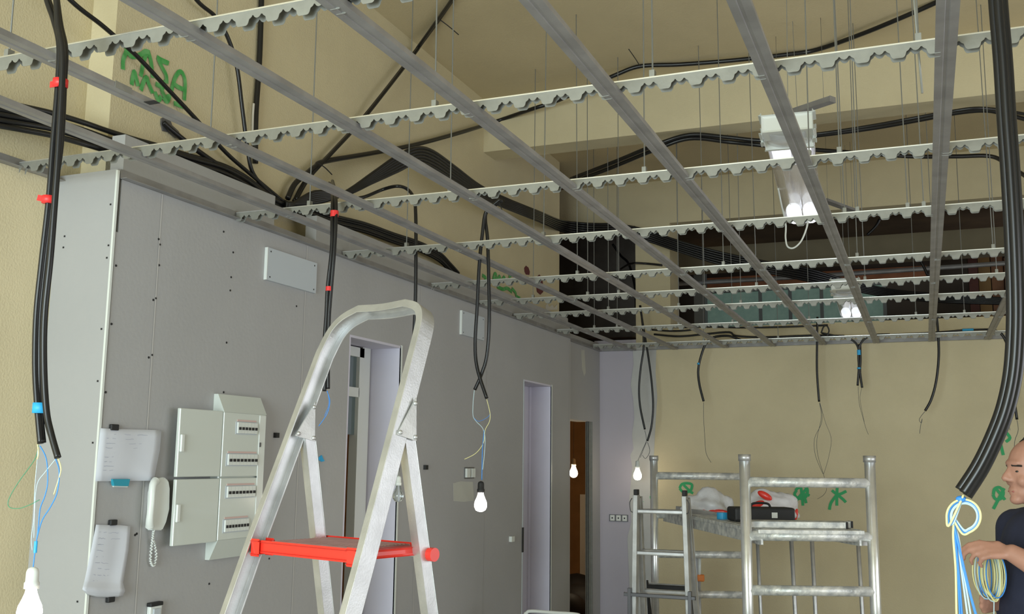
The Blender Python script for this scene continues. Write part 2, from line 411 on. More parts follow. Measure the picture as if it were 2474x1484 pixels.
# ================================================================ SUSPENDED GRID
RY = [1.77, 2.48, 3.33, 4.16, 5.10, 5.77, 6.38, 7.25, 8.30]
def runner(i, x0, x1):
    Y = RY[i]; p = .0815; bm = bmesh.new(); w = .0125; off = random.random()*p
    prof = [(0, -.0135), (.03, -.0135), (.06, -.017), (.10, -.020), (.16, -.0215), (.22, -.020), (.26, -.017), (.29, -.0135), (.33, -.0135), (.36, -.017), (.40, -.0195), (.44, -.0215), (.47, -.030), (.50, -.034), (.54, -.036), (.80, -.036), (.84, -.034), (.87, -.030), (.90, -.0215), (.94, -.0195), (.98, -.017)]
    xs = []; k = math.floor((x0-off)/p)
    while True:
        for (u, z) in prof:
            x = off+(k+u)*p
            if x > x1: break
            if x >= x0: xs.append((x, z))
        else: k += 1; continue
        break
    for sgn in (-1, 1):
        prev = None
        for (x, z) in xs:
            T = bm.verts.new((x, Y+sgn*w, ZG)); B = bm.verts.new((x, Y+sgn*w, ZG+z))
            if prev: bm.faces.new((prev[0], T, B, prev[1]))
            prev = (T, B)
    xa, xb = xs[0][0], xs[-1][0]
    # folded top with a small rounded shoulder
    vs = [[bm.verts.new((x, Y+q, ZG+zz)) for q, zz in ((-w, 0), (-w+.003, .003), (w-.003, .003), (w, 0))] for x in (xa, xb)]
    for q in range(3): bm.faces.new((vs[0][q], vs[0][q+1], vs[1][q+1], vs[1][q]))
    for sgn in (-1, 1):  # thin paler strips paint the highlight along both top edges
        q = [bm.verts.new((x, Y+sgn*(w+.0013), ZG+zz)) for x, zz in ((xa, .002), (xb, .002), (xb, -.0018), (xa, -.0018))]
        bm.faces.new(q).material_index = 1
    o = finish(bm, 'serrated_runner', [M_galv, M_edge], solid=.0009)
    nm = ('nearest the camera, above the bundle with red tape', 'second from the camera', 'third from the camera, touching the fluorescent lamp', 'fourth from the camera', 'fifth from the camera', 'sixth from the camera', 'seventh from the camera', 'eighth from the camera, just below the green windows', 'last one, beside the back wall')[i]
    tag(o, 'galvanised serrated ceiling runner, '+nm, 'ceiling runner', 'serrated runners of the suspended ceiling')
    return o
for i in range(9):
    x0 = -2.865 if RY[i] < Y0-.1 else XW+.005
    if i >= 8: x0 = XS+.02
    runner(i, x0, 2.6)
CX = [-2.34, -1.965, -1.53, -1.135, -.73, -.32, .09, .49, .90]
def channel(i):
    x = CX[i]; bm = bmesh.new(); zb = ZG-.034; y0, y1 = (.2 if i else -1.0), YB-.035
    sec = [(-.014, .016), (-.022, .015), (-.0235, 0), (-.006, 0), (-.004, .0025), (.004, .0025), (.006, 0), (.0235, 0), (.022, .015), (.014, .016)]
    rows = [[bm.verts.new((x+a, y, zb+b)) for a, b in sec] for y in (y0, y1)]
    for k in range(len(sec)-1): bm.faces.new((rows[0][k], rows[0][k+1], rows[1][k+1], rows[1][k]))
    o = finish(bm, 'furring_channel', M_galvd, solid=.0012)
    nm = ['closest to the grey partition wall', 'second from the grey partition', 'third from the grey partition', 'fourth from the grey partition', 'fifth from the grey partition', 'sixth from the grey partition, under the lamp', 'seventh from the grey partition', 'eighth from the grey partition', 'last one farthest from the grey partition'][i]
    tag(o, 'dull grey furring channel, '+nm, 'furring channel', 'furring channels of the suspended ceiling')
for i in range(8): channel(i)
# small joining piece and black slot on the second channel
bm = bmesh.new(); p = onZ(367, 247, ZG-.036); box(bm, p-Vector((.018, .012, .0015)), p+Vector((.018, .012, .0)))
ch1 = bpy.data.objects['furring_channel.001']; finish(bm, 'dark_slot', M_blackm, ch1)
bm = bmesh.new(); p = onZ(300, 207, ZG-.02); box(bm, (CX[1]+.0235, p.y-.03, ZG-.034), (CX[1]+.0255, p.y+.03, ZG-.016)); finish(bm, 'joint_plate', M_galv, ch1)

# hanger rods: px where the rod meets its runner
RODS = {0: [22], 1: [508, 1051, 1577, 2219], 2: [748, 1088, 1557, 1955, 2028], 3: [982, 1313, 2041, 2072, 2193, 2232], 4: [1395, 1748, 2071, 2399, 2430],
        5: [1288, 1420, 1495, 1702, 1828, 2090, 2408], 6: [1470, 1640, 1790, 2260], 7: [1436, 1491, 1640, 1770, 1955, 2213, 2330], 8: [1700, 1880]}
AY = {0: (0, 138, -.171), 1: (158, 381, -.134), 2: (686, 508, -.1015), 3: (1123, 592, -.082), 4: (1354, 676, -.0768), 5: (1256, 724, -.056), 6: (1340, 754, -.045), 7: (1427, 793, -.0395), 8: (1540, 822, -.03)}
for i, lst in RODS.items():
    for k, px in enumerate(lst):
        a = AY[i]; y = a[1]+a[2]*(px-a[0]); X = onZ(px, y, ZG).x; X = onY(px, y, RY[i]).x
        top = EYE+2.12 if 6.17 < RY[i] < 6.37 else HC
        lean = random.uniform(-.012, .012)
        if i == 0: lean = -.02
        b = Vector((X, RY[i], ZG-.012)); t = Vector((X+lean, RY[i], top-.001))
        e = empty('hanger_rod', b, 'threaded hanger rod over the %s runner from the camera, %s from the partition' % (ORD[i], ORD[k]) if len(lst) > 1 else 'threaded hanger rod over the %s runner from the camera' % ORD[i], 'hanger rod', 'threaded hanger rods')
        bm = bmesh.new(); tube(bm, [b, t], .0024, n=6, raw=True); finish(bm, 'rod', M_rod, e)
        bm = bmesh.new(); box(bm, b+Vector((-.007, -.010, .012)), b+Vector((.007, .010, .034))); finish(bm, 'clip', M_galv, e)
# one bright rod that stops above the beam
q0, q1 = onY(2208, 0, 2.56), onY(2228, 225, 2.56)
o = tubeobj('hanger_rod', [Vector((q0.x-.02, q0.y, HC)), q0, q1], .003, M_galv, None, n=6, raw=True); tag(o, 'bright short hanger rod ending free in front of the near beam', 'hanger rod')

# ================================================================ CABLES
def px_pts(L):
    out = []
    for q in L:
        x, y, k, v = q
        out.append({'X': onX, 'Y': onY, 'Z': onZ}[k](x, y, v))
    return out
def conduit(L, r, label, wires=None, group=None, tapes=(), strands=1, spread=.0, cat='conduit', rib=0, ties=()):
    """a black conduit (or a taped bundle of them): path given by picture points on real planes"""
    P = px_pts(L) if not isinstance(L[0], Vector) else L
    if strands == 1 and not wires and not tapes and not ties:
        o = tubeobj('black_conduit', P, r, M_black, n=10, rib=rib)
        tag(o, label, cat, group); return o
    e = empty('conduit_bundle' if strands > 1 else 'black_conduit', P[0], label, cat, group)
    for s in range(strands):
        a = 2*PI*s/max(1, strands)+.6; off = Vector((math.cos(a), math.cos(a)*.3, math.sin(a)))*spread if strands > 1 else Vector()
        Q = [p+off*(1+.35*math.sin(3.1*i+s*2)) for i, p in enumerate(P)]
        tubeobj('conduit', Q, r, M_black, e, n=10, rib=rib)
    for (L2, r2, m2) in (wires or ()):
        tubeobj('wire', px_pts(L2), r2, m2, e, n=6)
    for (pp, w, m2, hgt) in tapes:
        c = px_pts([pp])[0]; bm = bmesh.new(); tube(bm, [c-Z_*hgt/2, c+Z_*hgt/2], w, n=14, raw=True); finish(bm, 'tape_band', m2, e, smooth=False)
    for T in ties: tubeobj('cable_tie', px_pts(T), .003, M_blackm, e, n=5)
    return e

def up_to_slab(P):
    n = max(2, int((HC-P[0].z)/.12)); return [Vector((P[0].x, P[0].y, HC+(P[0].z-HC)*k/n)) for k in range(n)]
# ---- left hanging bundle with red and blue tape
Y1 = 1.62
e = empty('conduit_bundle', onY(148, 110, Y1), 'thick hanging bundle of black conduits with two red tapes and one blue tape', 'conduit bundle')
def yy(L, Y, dy=0): return [(x, y, 'Y', Y+dy) for x, y in L]
S1 = [(100, -60), (113, 0), (130, 50), (143, 110), (140, 200), (128, 350), (118, 480), (100, 640), (88, 760), (85, 880), (90, 980), (98, 1072)]
S2 = [(134, -60), (138, 0), (146, 60), (158, 120), (155, 200), (147, 350), (128, 480), (112, 620), (98, 760), (96, 880), (98, 1000), (104, 1070)]
S3 = [(132, -60), (136, 0), (140, 60), (150, 120), (150, 200), (142, 350), (133, 480), (122, 620), (108, 760), (106, 880), (112, 990), (124, 1050), (140, 1106)]
S4 = [(104, -60), (118, 0), (137, 55), (150, 110), (148, 200), (138, 350), (126, 480), (110, 620), (103, 740), (104, 880), (104, 950), (114, 1020), (133, 1084), (138, 1106)]
for S, r, dy in ((S1, .0066, 0), (S2, .0066, .008), (S3, .0070, -.012), (S4, .006, .016)):
    Q = px_pts(yy(S, Y1, dy)); Q = up_to_slab(Q)+Q
    tubeobj('conduit', Q, r, M_black, e, n=12)
for (x, y, w, m_, h, tx) in ((146, 201, .0165, M_red, .017, None), (118, 483, .0150, M_red, .016, None), (97, 986, .0155, M_blue, .022, None)):
    c = onY(x, y, Y1); bm = bmesh.new(); tube(bm, [c-Z_*h/2, c+Z_*h/2], w, n=16, raw=True); finish(bm, 'tape_band', m_, e, smooth=True)
for (a, b) in (((130, 197), (128, 207)),):
    p = onY(131, 203, Y1-.01); bm = bmesh.new(); box(bm, p-Vector((.012, .001, .007)), p+Vector((.012, .001, .007))); finish(bm, 'tape_end', M_red, e)
p = onY(103, 480, Y1-.01); bm = bmesh.new(); obox(bm, p, (1, 0, -.25), (0, 1, 0), (.25, 0, 1), .032, .001, .013); finish(bm, 'tape_end', M_red, e)
for L2, r2, m2 in (
    ([(93, 1076), (84, 1110), (45, 1165), (22, 1205), (22, 1225), (45, 1229), (72, 1220), (95, 1208)], .0009, M_wgrn),
    ([(97, 1078), (112, 1110), (115, 1165), (108, 1200), (97, 1230), (92, 1280), (85, 1330), (80, 1372)], .0012, M_wblue),
    ([(134, 1108), (143, 1140), (138, 1190), (122, 1225), (103, 1255), (92, 1290), (86, 1320), (80, 1372)], .0012, M_wblue),
    ([(92, 1076), (90, 1110), (84, 1180), (82, 1250), (76, 1300), (78, 1330)], .0008, M_wwht),
    ([(134, 1110), (110, 1140), (90, 1170), (84, 1230), (82, 1300)], .0008, M_wwht),
    ([(91, 1074), (93, 1095), (90, 1110)], .0015, M_wyel2), ([(140, 1106), (147, 1130), (144, 1150), (130, 1195)], .0012, M_wyel2)):
    tubeobj('wire', px_pts(yy(L2, Y1, -.004)), r2, m2, e, n=6)
p = onY(86, 1322, Y1-.004); bm = bmesh.new(); tube(bm, [p-Z_*.012, p+Z_*.012], .0035, n=8, raw=True); finish(bm, 'wire_tape', M_blue, e)

def bulb(top, label, s=1.0, m=M_bulb, sock=M_white, group='bare light bulbs on wires'):
    """socket and pear-shaped bulb hanging from point top"""
    e = empty('light_bulb', top, label, 'light bulb', group)
    def lathe(name, prof, m_):
        bm = bmesh.new(); n = 20; rings = []
        for (r, z) in prof: rings.append([bm.verts.new(top+Vector((r*s*math.cos(2*PI*k/n), r*s*math.sin(2*PI*k/n), z*s))) for k in range(n)])
        for A, B in zip(rings, rings[1:]):
            for k in range(n): bm.faces.new((A[k], A[(k+1) % n], B[(k+1) % n], B[k]))
        bm.faces.new(rings[0]); bm.faces.new(rings[-1][::-1]); finish(bm, name, m_, e, smooth=True)
    lathe('socket', [(.004, 0), (.012, -.004), (.015, -.012), (.0155, -.035), (.018, -.038), (.018, -.052), (.014, -.053)], sock)
    lathe('glass', [(.0125, -.053), (.014, -.062), (.020, -.078), (.027, -.093), (.030, -.108), (.0285, -.122), (.022, -.134), (.012, -.140), (.001, -.142)], m)
    return e
bulb(onY(80, 1370, Y1-.004), 'brightly lit bare bulb in a white socket under the red-taped bundle', .84)

# ---- conduits in the void, left to right
WX = -2.70
conduit([(-60, -260, 'X', WX), (60, -120, 'X', WX), (170, 0, 'X', WX), (245, 60, 'X', WX), (305, 112, 'X', WX), (345, 150, 'X', WX), (410, 220, 'X', WX), (480, 295, 'X', WX), (545, 368, 'X', WX), (610, 425, 'X', WX), (690, 492, 'X', WX)], .009, 'black conduit running diagonally down across the green letters on the upper wall')
conduit([(380, -180, 'X', WX), (415, -90, 'X', WX), (475, 0, 'X', WX), (520, 40, 'X', WX), (550, 90, 'X', WX), (572, 160, 'X', WX), (585, 260, 'X', WX), (597, 350, 'X', WX), (612, 420, 'X', WX), (660, 475, 'X', WX)], .009, 'black conduit bending steeply down the upper wall beside the scuffed thick one')
e = conduit([(636, -170, 'X', -2.735), (633, -50, 'X', -2.735), (630, 60, 'X', -2.735), (626, 160, 'X', -2.735), (618, 280, 'X', -2.735), (617, 395, 'X', -2.735)], .013, 'thicker black conduit with pale scuffs, cut off short on the upper wall', strands=1, wires=[([(613, 250, 'X', -2.7205), (611, 280, 'X', -2.7205), (610, 318, 'X', -2.7205)], .005, M_fdust)])
e.children[-1].name = 'plaster_scuff'
c2 = conduit([(1150, -90, 'Z', HC-.02), (1092, 0, 'Z', HC-.02), (1052, 58, 'Z', HC-.02), (1015, 108, 'X', WX+.02), (1000, 130, 'X', WX+.01), (930, 220, 'X', WX+.02), (870, 295, 'X', WX), (800, 370, 'X', WX), (745, 430, 'X', WX), (712, 485, 'X', WX)], .0095, 'double black conduit tied to the slab and running diagonally down to the partition', strands=2, spread=.008,
        ties=[[(1060, 46, 'Z', HC-.02), (1082, 62, 'Z', HC-.05), (1108, 84, 'Z', HC-.08)], [(768, 394, 'X', WX+.02), (785, 405, 'X', WX+.03), (802, 422, 'X', WX+.03)]])
conduit([(695, 480, 'X', WX), (712, 445, 'X', WX), (740, 420, 'X', WX), (762, 403, 'X', WX), (785, 390, 'X', WX), (900, 370, 'X', WX), (1010, 348, 'X', WX), (1120, 318, 'X', WX), (1200, 293, 'X', WX+.05), (1290, 262, 'Y', 6.05), (1340, 246, 'Y', 6.05), (1420, 212, 'Z', HC-.12), (1490, 180, 'Z', HC-.05), (1548, 160, 'Z', HC-.012), (1640, 156, 'Z', HC-.02), (1760, 147, 'Z', HC-.03), (1900, 132, 'Z', HC-.02), (1975, 120, 'Z', HC-.012), (2080, 83, 'Z', HC-.03), (2180, 42, 'Z', HC-.03), (2275, 0, 'Z', HC-.012), (2400, -60, 'Z', HC-.03)], .0135, 'black conduit looping under the slab from the left wall past both tie points', strands=1,
        ties=[[(1545, 158, 'Z', HC-.02), (1535, 142, 'Z', HC-.03), (1519, 119, 'Z', HC-.05)]])
# loom lying along the top of the partition
for k in range(5):
    dz = k*.016; dx = (k % 2)*.02-.01
    ya, yb_, yc = (246, 264, 276, 290, 304)[k], (274, 292, 300, 312, 328)[k], (317, 336, 345, 354, 366)[k]
    P = [onX(x, y, X) for x, y, X in ((-120, ya-22, -2.82), (0, ya, -2.81), (60, ya+(yb_-ya)*.45, -2.80), (128, yb_, -2.77), (200, yb_+(yc-yb_)*.5, -2.72), (262, yc, -2.705), (320, yc+18, -2.70))]
    P += [onX(x, y+k*6, -2.70+dx*.4) for x, y in ((380, 352), (450, 374), (540, 400), (600, 432), (660, 476), (740, 508))]
    nm = ['uppermost', 'second', 'third', 'fourth', 'lowest'][k]
    tag(tubeobj('black_conduit', P, .010, M_black, n=10), 'black conduit along the yellow wall to the partition top, %s of five' % nm, 'conduit', 'conduits along the partition top')
for k in range(5):
    P = [onX(x, y+k*5, -2.69-.006*(k % 3)) for x, y in ((740, 496), (800, 520), (880, 540), (950, 565), (1010, 585), (1060, 610), (1090, 640), (1108, 660))]
    tag(tubeobj('black_conduit', P, .0095, M_black, n=10), 'black conduit behind the partition top right of the notch, %s of five' % ['uppermost', 'second', 'third', 'fourth', 'lowest'][k], 'conduit', 'conduits behind the partition')
conduit([(395, 296, 'X', -2.74), (412, 312, 'X', -2.73), (440, 335, 'X', -2.72), (480, 366, 'X', -2.71), (530, 400, 'X', -2.70), (600, 440, 'X', -2.70), (670, 486, 'X', -2.70)], .011, 'black conduit coming out of the grey hole on the upper wall')
# the arching loom that crosses the void to the far opening
for k in range(6):
    o1 = k*7.0
    P = [onX(690, 492+k*3, -2.68), onX(760, 490-k*5, -2.62), onX(830, 468-k*1+o1*.2, -2.55), onX(900, 420-k*3+o1, -2.5), onX(960, 378+o1, -2.45), onX(1005, 358+o1, -2.42), onX(1045, 366+o1*1.1, -2.42), onX(1100, 405+o1, -2.42),
         onX(1160, 450+o1*.7, -2.42), onX(1225, 482+o1*.6, -2.42), onX(1300, 512+o1*.6, -2.42), onY(1357, 534+o1*.7, 7.9), onY(1420, 541+o1*.8, 8.1), onY(1490, 543+o1*.7, 8.3), onY(1560, 556+o1*.7, 8.4), onY(1640, 583+o1*.7, 8.42), onY(1740, 610+o1*.8, 8.45),
         onY(1850, 633+o1*.7, 8.5), onY(1950, 650+o1*.8, 8.8), onY(2050, 678+o1*.6, 9.3), onY(2150, 700+o1*.5, 9.7), onY(2260, 711+o1*.5, 9.9), onY(2400, 720+o1*.4, 9.9), onY(2520, 722+o1*.4, 9.9)]
    tag(tubeobj('black_conduit', P, .0108, M_black, n=8, steps=5), 'black conduit of the arching loom towards the far opening, %s of six' % ['uppermost', 'second', 'third', 'fourth', 'fifth', 'lowest'][k], 'conduit', 'conduits of the arching loom')
# conduits crossing the far right under the beam
for k, (L, lab) in enumerate((
    ([(1380, 432, 'Z', EYE+2.02), (1480, 393, 'Z', EYE+2.02), (1580, 352, 'Z', EYE+2.04), (1665, 326, 'Z', EYE+2.09), (1750, 331, 'Z', EYE+2.07), (1850, 340, 'Z', EYE+2.03), (1960, 329, 'Z', EYE+2.03), (2100, 311, 'Z', EYE+2.03), (2220, 290, 'Z', EYE+2.03), (2310, 273, 'Z', EYE+2.04), (2380, 267, 'Z', EYE+2.04), (2430, 276, 'Z', EYE+2.02), (2520, 300, 'Z', EYE+2.0)], 'upper black conduit slung under the near beam behind the lamp'),
    ([(1385, 440, 'Z', EYE+2.0), (1480, 404, 'Z', EYE+2.0), (1580, 363, 'Z', EYE+2.02), (1665, 335, 'Z', EYE+2.07), (1760, 343, 'Z', EYE+2.05), (1850, 352, 'Z', EYE+2.0), (1955, 361, 'Z', EYE+1.98), (2050, 368, 'Z', EYE+1.96), (2200, 378, 'Z', EYE+1.94), (2310, 378, 'Z', EYE+1.93), (2395, 378, 'Z', EYE+1.93), (2440, 402, 'Z', EYE+1.9), (2500, 440, 'Z', EYE+1.85)], 'lower black conduit that drops away under the near beam behind the lamp'))):
    tag(tubeobj('black_conduit', px_pts(L), .0135, M_black, n=10), lab, 'conduit', 'conduits slung under the near beam')
conduit([(1945, 325, 'Z', EYE+2.0), (1990, 322, 'Z', EYE+2.0), (2100, 305, 'Z', EYE+2.0), (2200, 287, 'Z', EYE+2.0), (2300, 269, 'Z', EYE+2.02), (2380, 262, 'Z', EYE+2.02), (2500, 280, 'Z', EYE+2.02)], .010, 'thinner black conduit lying beside the slung ones to the right of the lamp')

# ---- hanging drops
Ya = 3.2
e = conduit([(800, 440, 'Y', 3.6), (806, 470, 'Y', 3.3), (808, 515, 'Y', 3.22), (804, 600, 'Y', Ya), (797, 690, 'Y', Ya), (791, 760, 'Y', Ya), (789, 830, 'Y', Ya), (788, 890, 'Y', Ya), (789, 942, 'Y', Ya)], .0075, 'taped pair of black conduits with red tape hanging in front of the partition', strands=2, spread=.007, cat='conduit bundle',
    wires=[([(790, 945, 'Y', Ya), (797, 970, 'Y', Ya), (790, 1000, 'Y', Ya), (770, 1030, 'Y', Ya)], .0014, M_wblue), ([(791, 945, 'Y', Ya), (795, 975, 'Y', Ya), (784, 1005, 'Y', Ya)], .0011, M_wblue)],
    tapes=[((808, 517, 'Y', 3.22), .0155, M_red, .024), ((795, 698, 'Y', Ya), .0125, M_red, .017)])
conduit([(840, 482, 'X', -2.56), (880, 476, 'X', -2.5), (925, 458, 'X', -2.45), (960, 450, 'X', -2.35), (985, 458, 'Y', 4.3), (1000, 480, 'Y', 4.25), (1004, 510, 'Y', 4.22), (1005, 600, 'Y', 4.2), (1003, 745, 'Y', 4.2), (995, 880, 'Y', 4.2), (980, 1010, 'Y', 4.2), (972, 1050, 'Y', 4.2)], .0085, 'single black conduit dropping straight down behind the top of the stepladder',
    wires=[([(972, 1050, 'Y', 4.2), (968, 1085, 'Y', 4.2), (966, 1120, 'Y', 4.2), (963, 1150, 'Y', 4.2)], .0012, M_wblk)])
bulb(onY(963, 1150, 4.2), 'unlit clear bulb in a white socket seen between the stepladder legs', .85, m=M_bulboff)
Yb = 4.4
e = empty('conduit_bundle', onY(1172, 512, Yb), 'two black conduits hanging in a crossed loop over the lit bulb by the partition', 'conduit bundle')
tubeobj('conduit', px_pts([(1208, 482, 'Y', Yb), (1190, 497, 'Y', Yb), (1173, 515, 'Y', Yb), (1166, 560, 'Y', Yb), (1158, 640, 'Y', Yb), (1153, 740, 'Y', Yb), (1148, 830, 'Y', Yb), (1153, 890, 'Y', Yb), (1176, 963, 'Y', Yb)]), .0085, M_black, e, n=10)
tubeobj('conduit', px_pts([(1214, 484, 'Y', Yb+.02), (1192, 500, 'Y', Yb+.02), (1173, 520, 'Y', Yb+.02), (1178, 580, 'Y', Yb+.02), (1181, 680, 'Y', Yb+.02), (1182, 780, 'Y', Yb+.02), (1176, 860, 'Y', Yb+.03), (1163, 905, 'Y', Yb+.03), (1147, 942, 'Y', Yb+.03)]), .0085, M_black, e, n=10)
tubeobj('cable_tie', px_pts([(1205, 488, 'Y', Yb), (1212, 505, 'Y', Yb), (1217, 518, 'Y', Yb)]), .002, M_blackm, e, n=5)
for L2, r2, m2 in (([(1146, 943), (1143, 975), (1143, 1005), (1152, 1020), (1166, 1035), (1172, 1060), (1170, 1100), (1166, 1135)], .0016, M_wwht),
                   ([(1176, 965), (1184, 1000), (1182, 1020), (1172, 1040), (1168, 1070), (1150, 1095), (1122, 1110)], .0016, M_wyel2),
                   ([(1143, 1008), (1156, 1018), (1176, 1010), (1185, 1000)], .0011, M_wblue),
                   ([(1170, 1040), (1166, 1080), (1165, 1110), (1164, 1160)], .0022, M_wblue)):
    tubeobj('wire', px_pts(yy(L2, Yb, -.01)), r2, m2, e, n=6)
bulb(onY(1162, 1163, Yb-.01), 'lit bare bulb hanging in front of the wall sockets', 1.0, sock=M_blackm)
# right thick bundle with coloured wires
Yr = 2.08
e = empty('conduit_bundle', onY(2420, 40, Yr), 'thick glossy bundle of black conduits curving down in front of the man', 'conduit bundle')
PATH = [(2408, -60), (2414, 30), (2424, 150), (2432, 280), (2442, 420), (2450, 560), (2455, 700), (2455, 800), (2448, 900), (2430, 985), (2402, 1060), (2368, 1130), (2328, 1192)]
for k, (dx, dy) in enumerate(((-13, 0), (0, -.012), (12, 0), (2, .012))):
    P = []
    for i, (x, y) in enumerate(PATH):
        n = min(1, max(0, (y-850)/350)); P.append(onY(x+dx*(1-.25*n), y+dx*.62*n, Yr+dy))
    P = up_to_slab(P)+P
    tubeobj('conduit', P, .0088, M_black, e, n=12)
for dx, m2, r2, loop in ((0, M_wblue, .0019, 1.0), (-5, M_wyel2, .0021, 1.08), (5, M_wwht, .0019, .82), (8, M_wwht, .0017, .9), (-2, M_wblue, .0017, 1.04)):
    c = (2333, 1248); L2 = [(2325+dx*.5, 1200)]
    for a in range(-150, 190, 28):
        L2.append((c[0]-4+38*loop*math.sin(math.radians(a))+dx*.2, c[1]-38*loop*math.cos(math.radians(a))))
    L2 = [(2328, 1196)]+[(c[0]+(x_-c[0]), y_) for x_, y_ in L2[2:]]
    L2 += [(2296+dx*.3, 1240), (2303, 1262), (2308+dx, 1300), (2316+dx*1.4, 1380), (2324+dx*2.6, 1484), (2330+dx*3, 1560)] if True else []
    tubeobj('wire', [onY(x, y, Yr-.004+.002*dx*.2+i*.0006) for i, (x, y) in enumerate(L2)], r2, m2, e, n=8)
tubeobj('wire', px_pts(yy([(2303, 1262), (2312, 1300), (2328, 1370), (2345, 1440), (2362, 1500)], Yr, .004)), .0024, M_wblue, e, n=8)
p = onY(2322, 1206, Yr); bm = bmesh.new(); sphere(bm, p, .009, 10, (1.1, 1, .7)); finish(bm, 'wire_knot', M_wblue, e, smooth=True)
conduit([(2436, 350, 'Y', 3.9), (2450, 480, 'Y', 3.9), (2462, 620, 'Y', 3.9), (2470, 760, 'Y', 3.9), (2474, 830, 'Y', 3.9), (2462, 905, 'Y', 3.9), (2448, 950, 'Y', 3.9)], .0085, 'thin black conduit hanging behind the thick glossy bundle',
    wires=[([(2448, 950, 'Y', 3.9), (2436, 1000, 'Y', 3.9), (2440, 1040, 'Y', 3.9)], .001, M_wblk)])

# ---- drops along the back wall
YD = 8.3
def drop(L, r, label, wires=(), tapes=(), Y=YD, **k):
    return conduit([(x, y, 'Y', Y) for x, y in L], r, label, wires=[([(x, y, 'Y', Y) for x, y in W_], rr, mm) for W_, rr, mm in wires], tapes=[((x, y, 'Y', Y), w, mm, h) for x, y, w, mm, h in tapes], **k)
YP = YD
e = empty('conduit_bundle', onY(1548, 745, YD), 'two black conduits hanging in a long narrow loop in front of the corner joint', 'conduit bundle')
tubeobj('conduit', px_pts(yy([(1547, 738), (1553, 790), (1555, 840), (1548, 890), (1544, 940), (1547, 985), (1558, 1038)], YD)), .009, M_black, e, n=8)
tubeobj('conduit', px_pts(yy([(1546, 738), (1556, 800), (1566, 860), (1574, 920), (1578, 980), (1574, 1030), (1564, 1066)], YD, .02)), .009, M_black, e, n=8)
for L2 in ([(1558, 1040), (1562, 1065), (1555, 1085), (1547, 1106)], [(1564, 1068), (1570, 1090), (1560, 1108), (1552, 1100)], [(1562, 1066), (1550, 1092), (1540, 1116)]):
    tubeobj('wire', px_pts(yy(L2, YD)), .002, M_wblk, e, n=5)
bulb(onY(1540, 1113, YD), 'lit bare bulb near the corner, above the small folding ladder', 1.15, m=M_bulbf)
drop([(1790, 822), (1760, 812), (1725, 815), (1706, 830), (1694, 860), (1687, 895), (1690, 930), (1700, 970)], .010, 'black conduit bending down from the back wall top, first of the short drops', wires=[([(1700, 972), (1700, 1010), (1703, 1060), (1706, 1095), (1718, 1118)], .0018, M_wblk)], tapes=[(1688, 879, .0125, M_blue, .015)])
drop([(1975, 766), (1974, 830), (1974, 900), (1979, 971)], .009, 'straight black conduit hanging above the scaffold with a large wire loop', wires=[([(1980, 972), (1986, 1000), (1984, 1025), (1968, 1060), (1970, 1100), (1988, 1145)], .0016, M_wblk), ([(1981, 974), (1994, 1020), (2008, 1060), (2002, 1105), (1990, 1146)], .0014, M_wblk), ([(1980, 974), (1984, 1010), (1974, 1060), (1976, 1100), (1990, 1148), (1997, 1180), (1990, 1196), (1975, 1206)], .0016, M_wblk)])
e = drop([(2076, 832), (2074, 860), (2075, 890), (2072, 932)], .009, 'short taped pair of black conduits with blue tape at the back wall', wires=[([(2073, 933), (2076, 975), (2085, 1010), (2092, 1035), (2098, 1050)], .0015, M_wblk), ([(2082, 938), (2078, 965), (2088, 1020)], .0013, M_wblk)], tapes=[(2075, 852, .014, M_blue, .04), (2075, 890, .0135, M_blue, .012)])
tubeobj('conduit', px_pts(yy([(2078, 832), (2079, 870), (2078, 900), (2083, 937)], YD, .01)), .009, M_black, e, n=8)
tubeobj('conduit', px_pts(yy([(1985, 805), (2020, 812), (2050, 818), (2068, 830), (2076, 850)], YD)), .008, M_black, e, n=8)
tubeobj('conduit', px_pts(yy([(2150, 808), (2110, 810), (2088, 820), (2078, 835), (2077, 855)], YD)), .008, M_black, e, n=8)
drop([(2222, 628), (2232, 645), (2241, 665)], .012, 'short black conduit stub curving down in the far opening', Y=9.3)
drop([(2262, 757), (2266, 800), (2268, 860), (2262, 920), (2250, 965), (2235, 993)], .010, 'black conduit curling left at its end under the seventh channel', wires=[([(2235, 994), (2226, 1005), (2221, 1015), (2226, 1022), (2228, 1012), (2224, 1030), (2222, 1048)], .002, M_wblk)])
drop([(2397, 797), (2420, 808), (2435, 840), (2440, 890), (2448, 950), (2457, 1014)], .010, 'black conduit bending down beside the thick bundle at the back wall', wires=[([(2457, 1015), (2460, 1040), (2452, 1065), (2450, 1095)], .002, M_wblk)])
conduit([(1575, 797, 'Y', 8.5), (1620, 800, 'Y', 8.5), (1665, 798, 'Y', 8.5), (1690, 790, 'Y', 8.5), (1800, 792, 'Y', 8.5), (1900, 790, 'Y', 8.5), (2000, 786, 'Y', 8.5)], .008, 'upper black cable running along the back wall above the grid')
conduit([(1580, 808, 'Y', 8.45), (1640, 813, 'Y', 8.45), (1700, 808, 'Y', 8.45), (1760, 803, 'Y', 8.45), (1780, 812, 'Y', 8.45), (1850, 815, 'Y', 8.45), (1960, 811, 'Y', 8.45), (2040, 812, 'Y', 8.45)], .009, 'lower black cable running along the back wall above the grid')
conduit([(2095, 811, 'Y', 8.45), (2180, 808, 'Y', 8.45), (2270, 803, 'Y', 8.45), (2330, 798, 'Y', 8.45), (2390, 796, 'Y', 8.45)], .008, 'black cable with blue tape along the back wall right of the taped pair', tapes=[], wires=[([(2325, 797.5, 'Y', 8.44), (2340, 797, 'Y', 8.44), (2352, 796.5, 'Y', 8.44)], .0105, M_blue)])
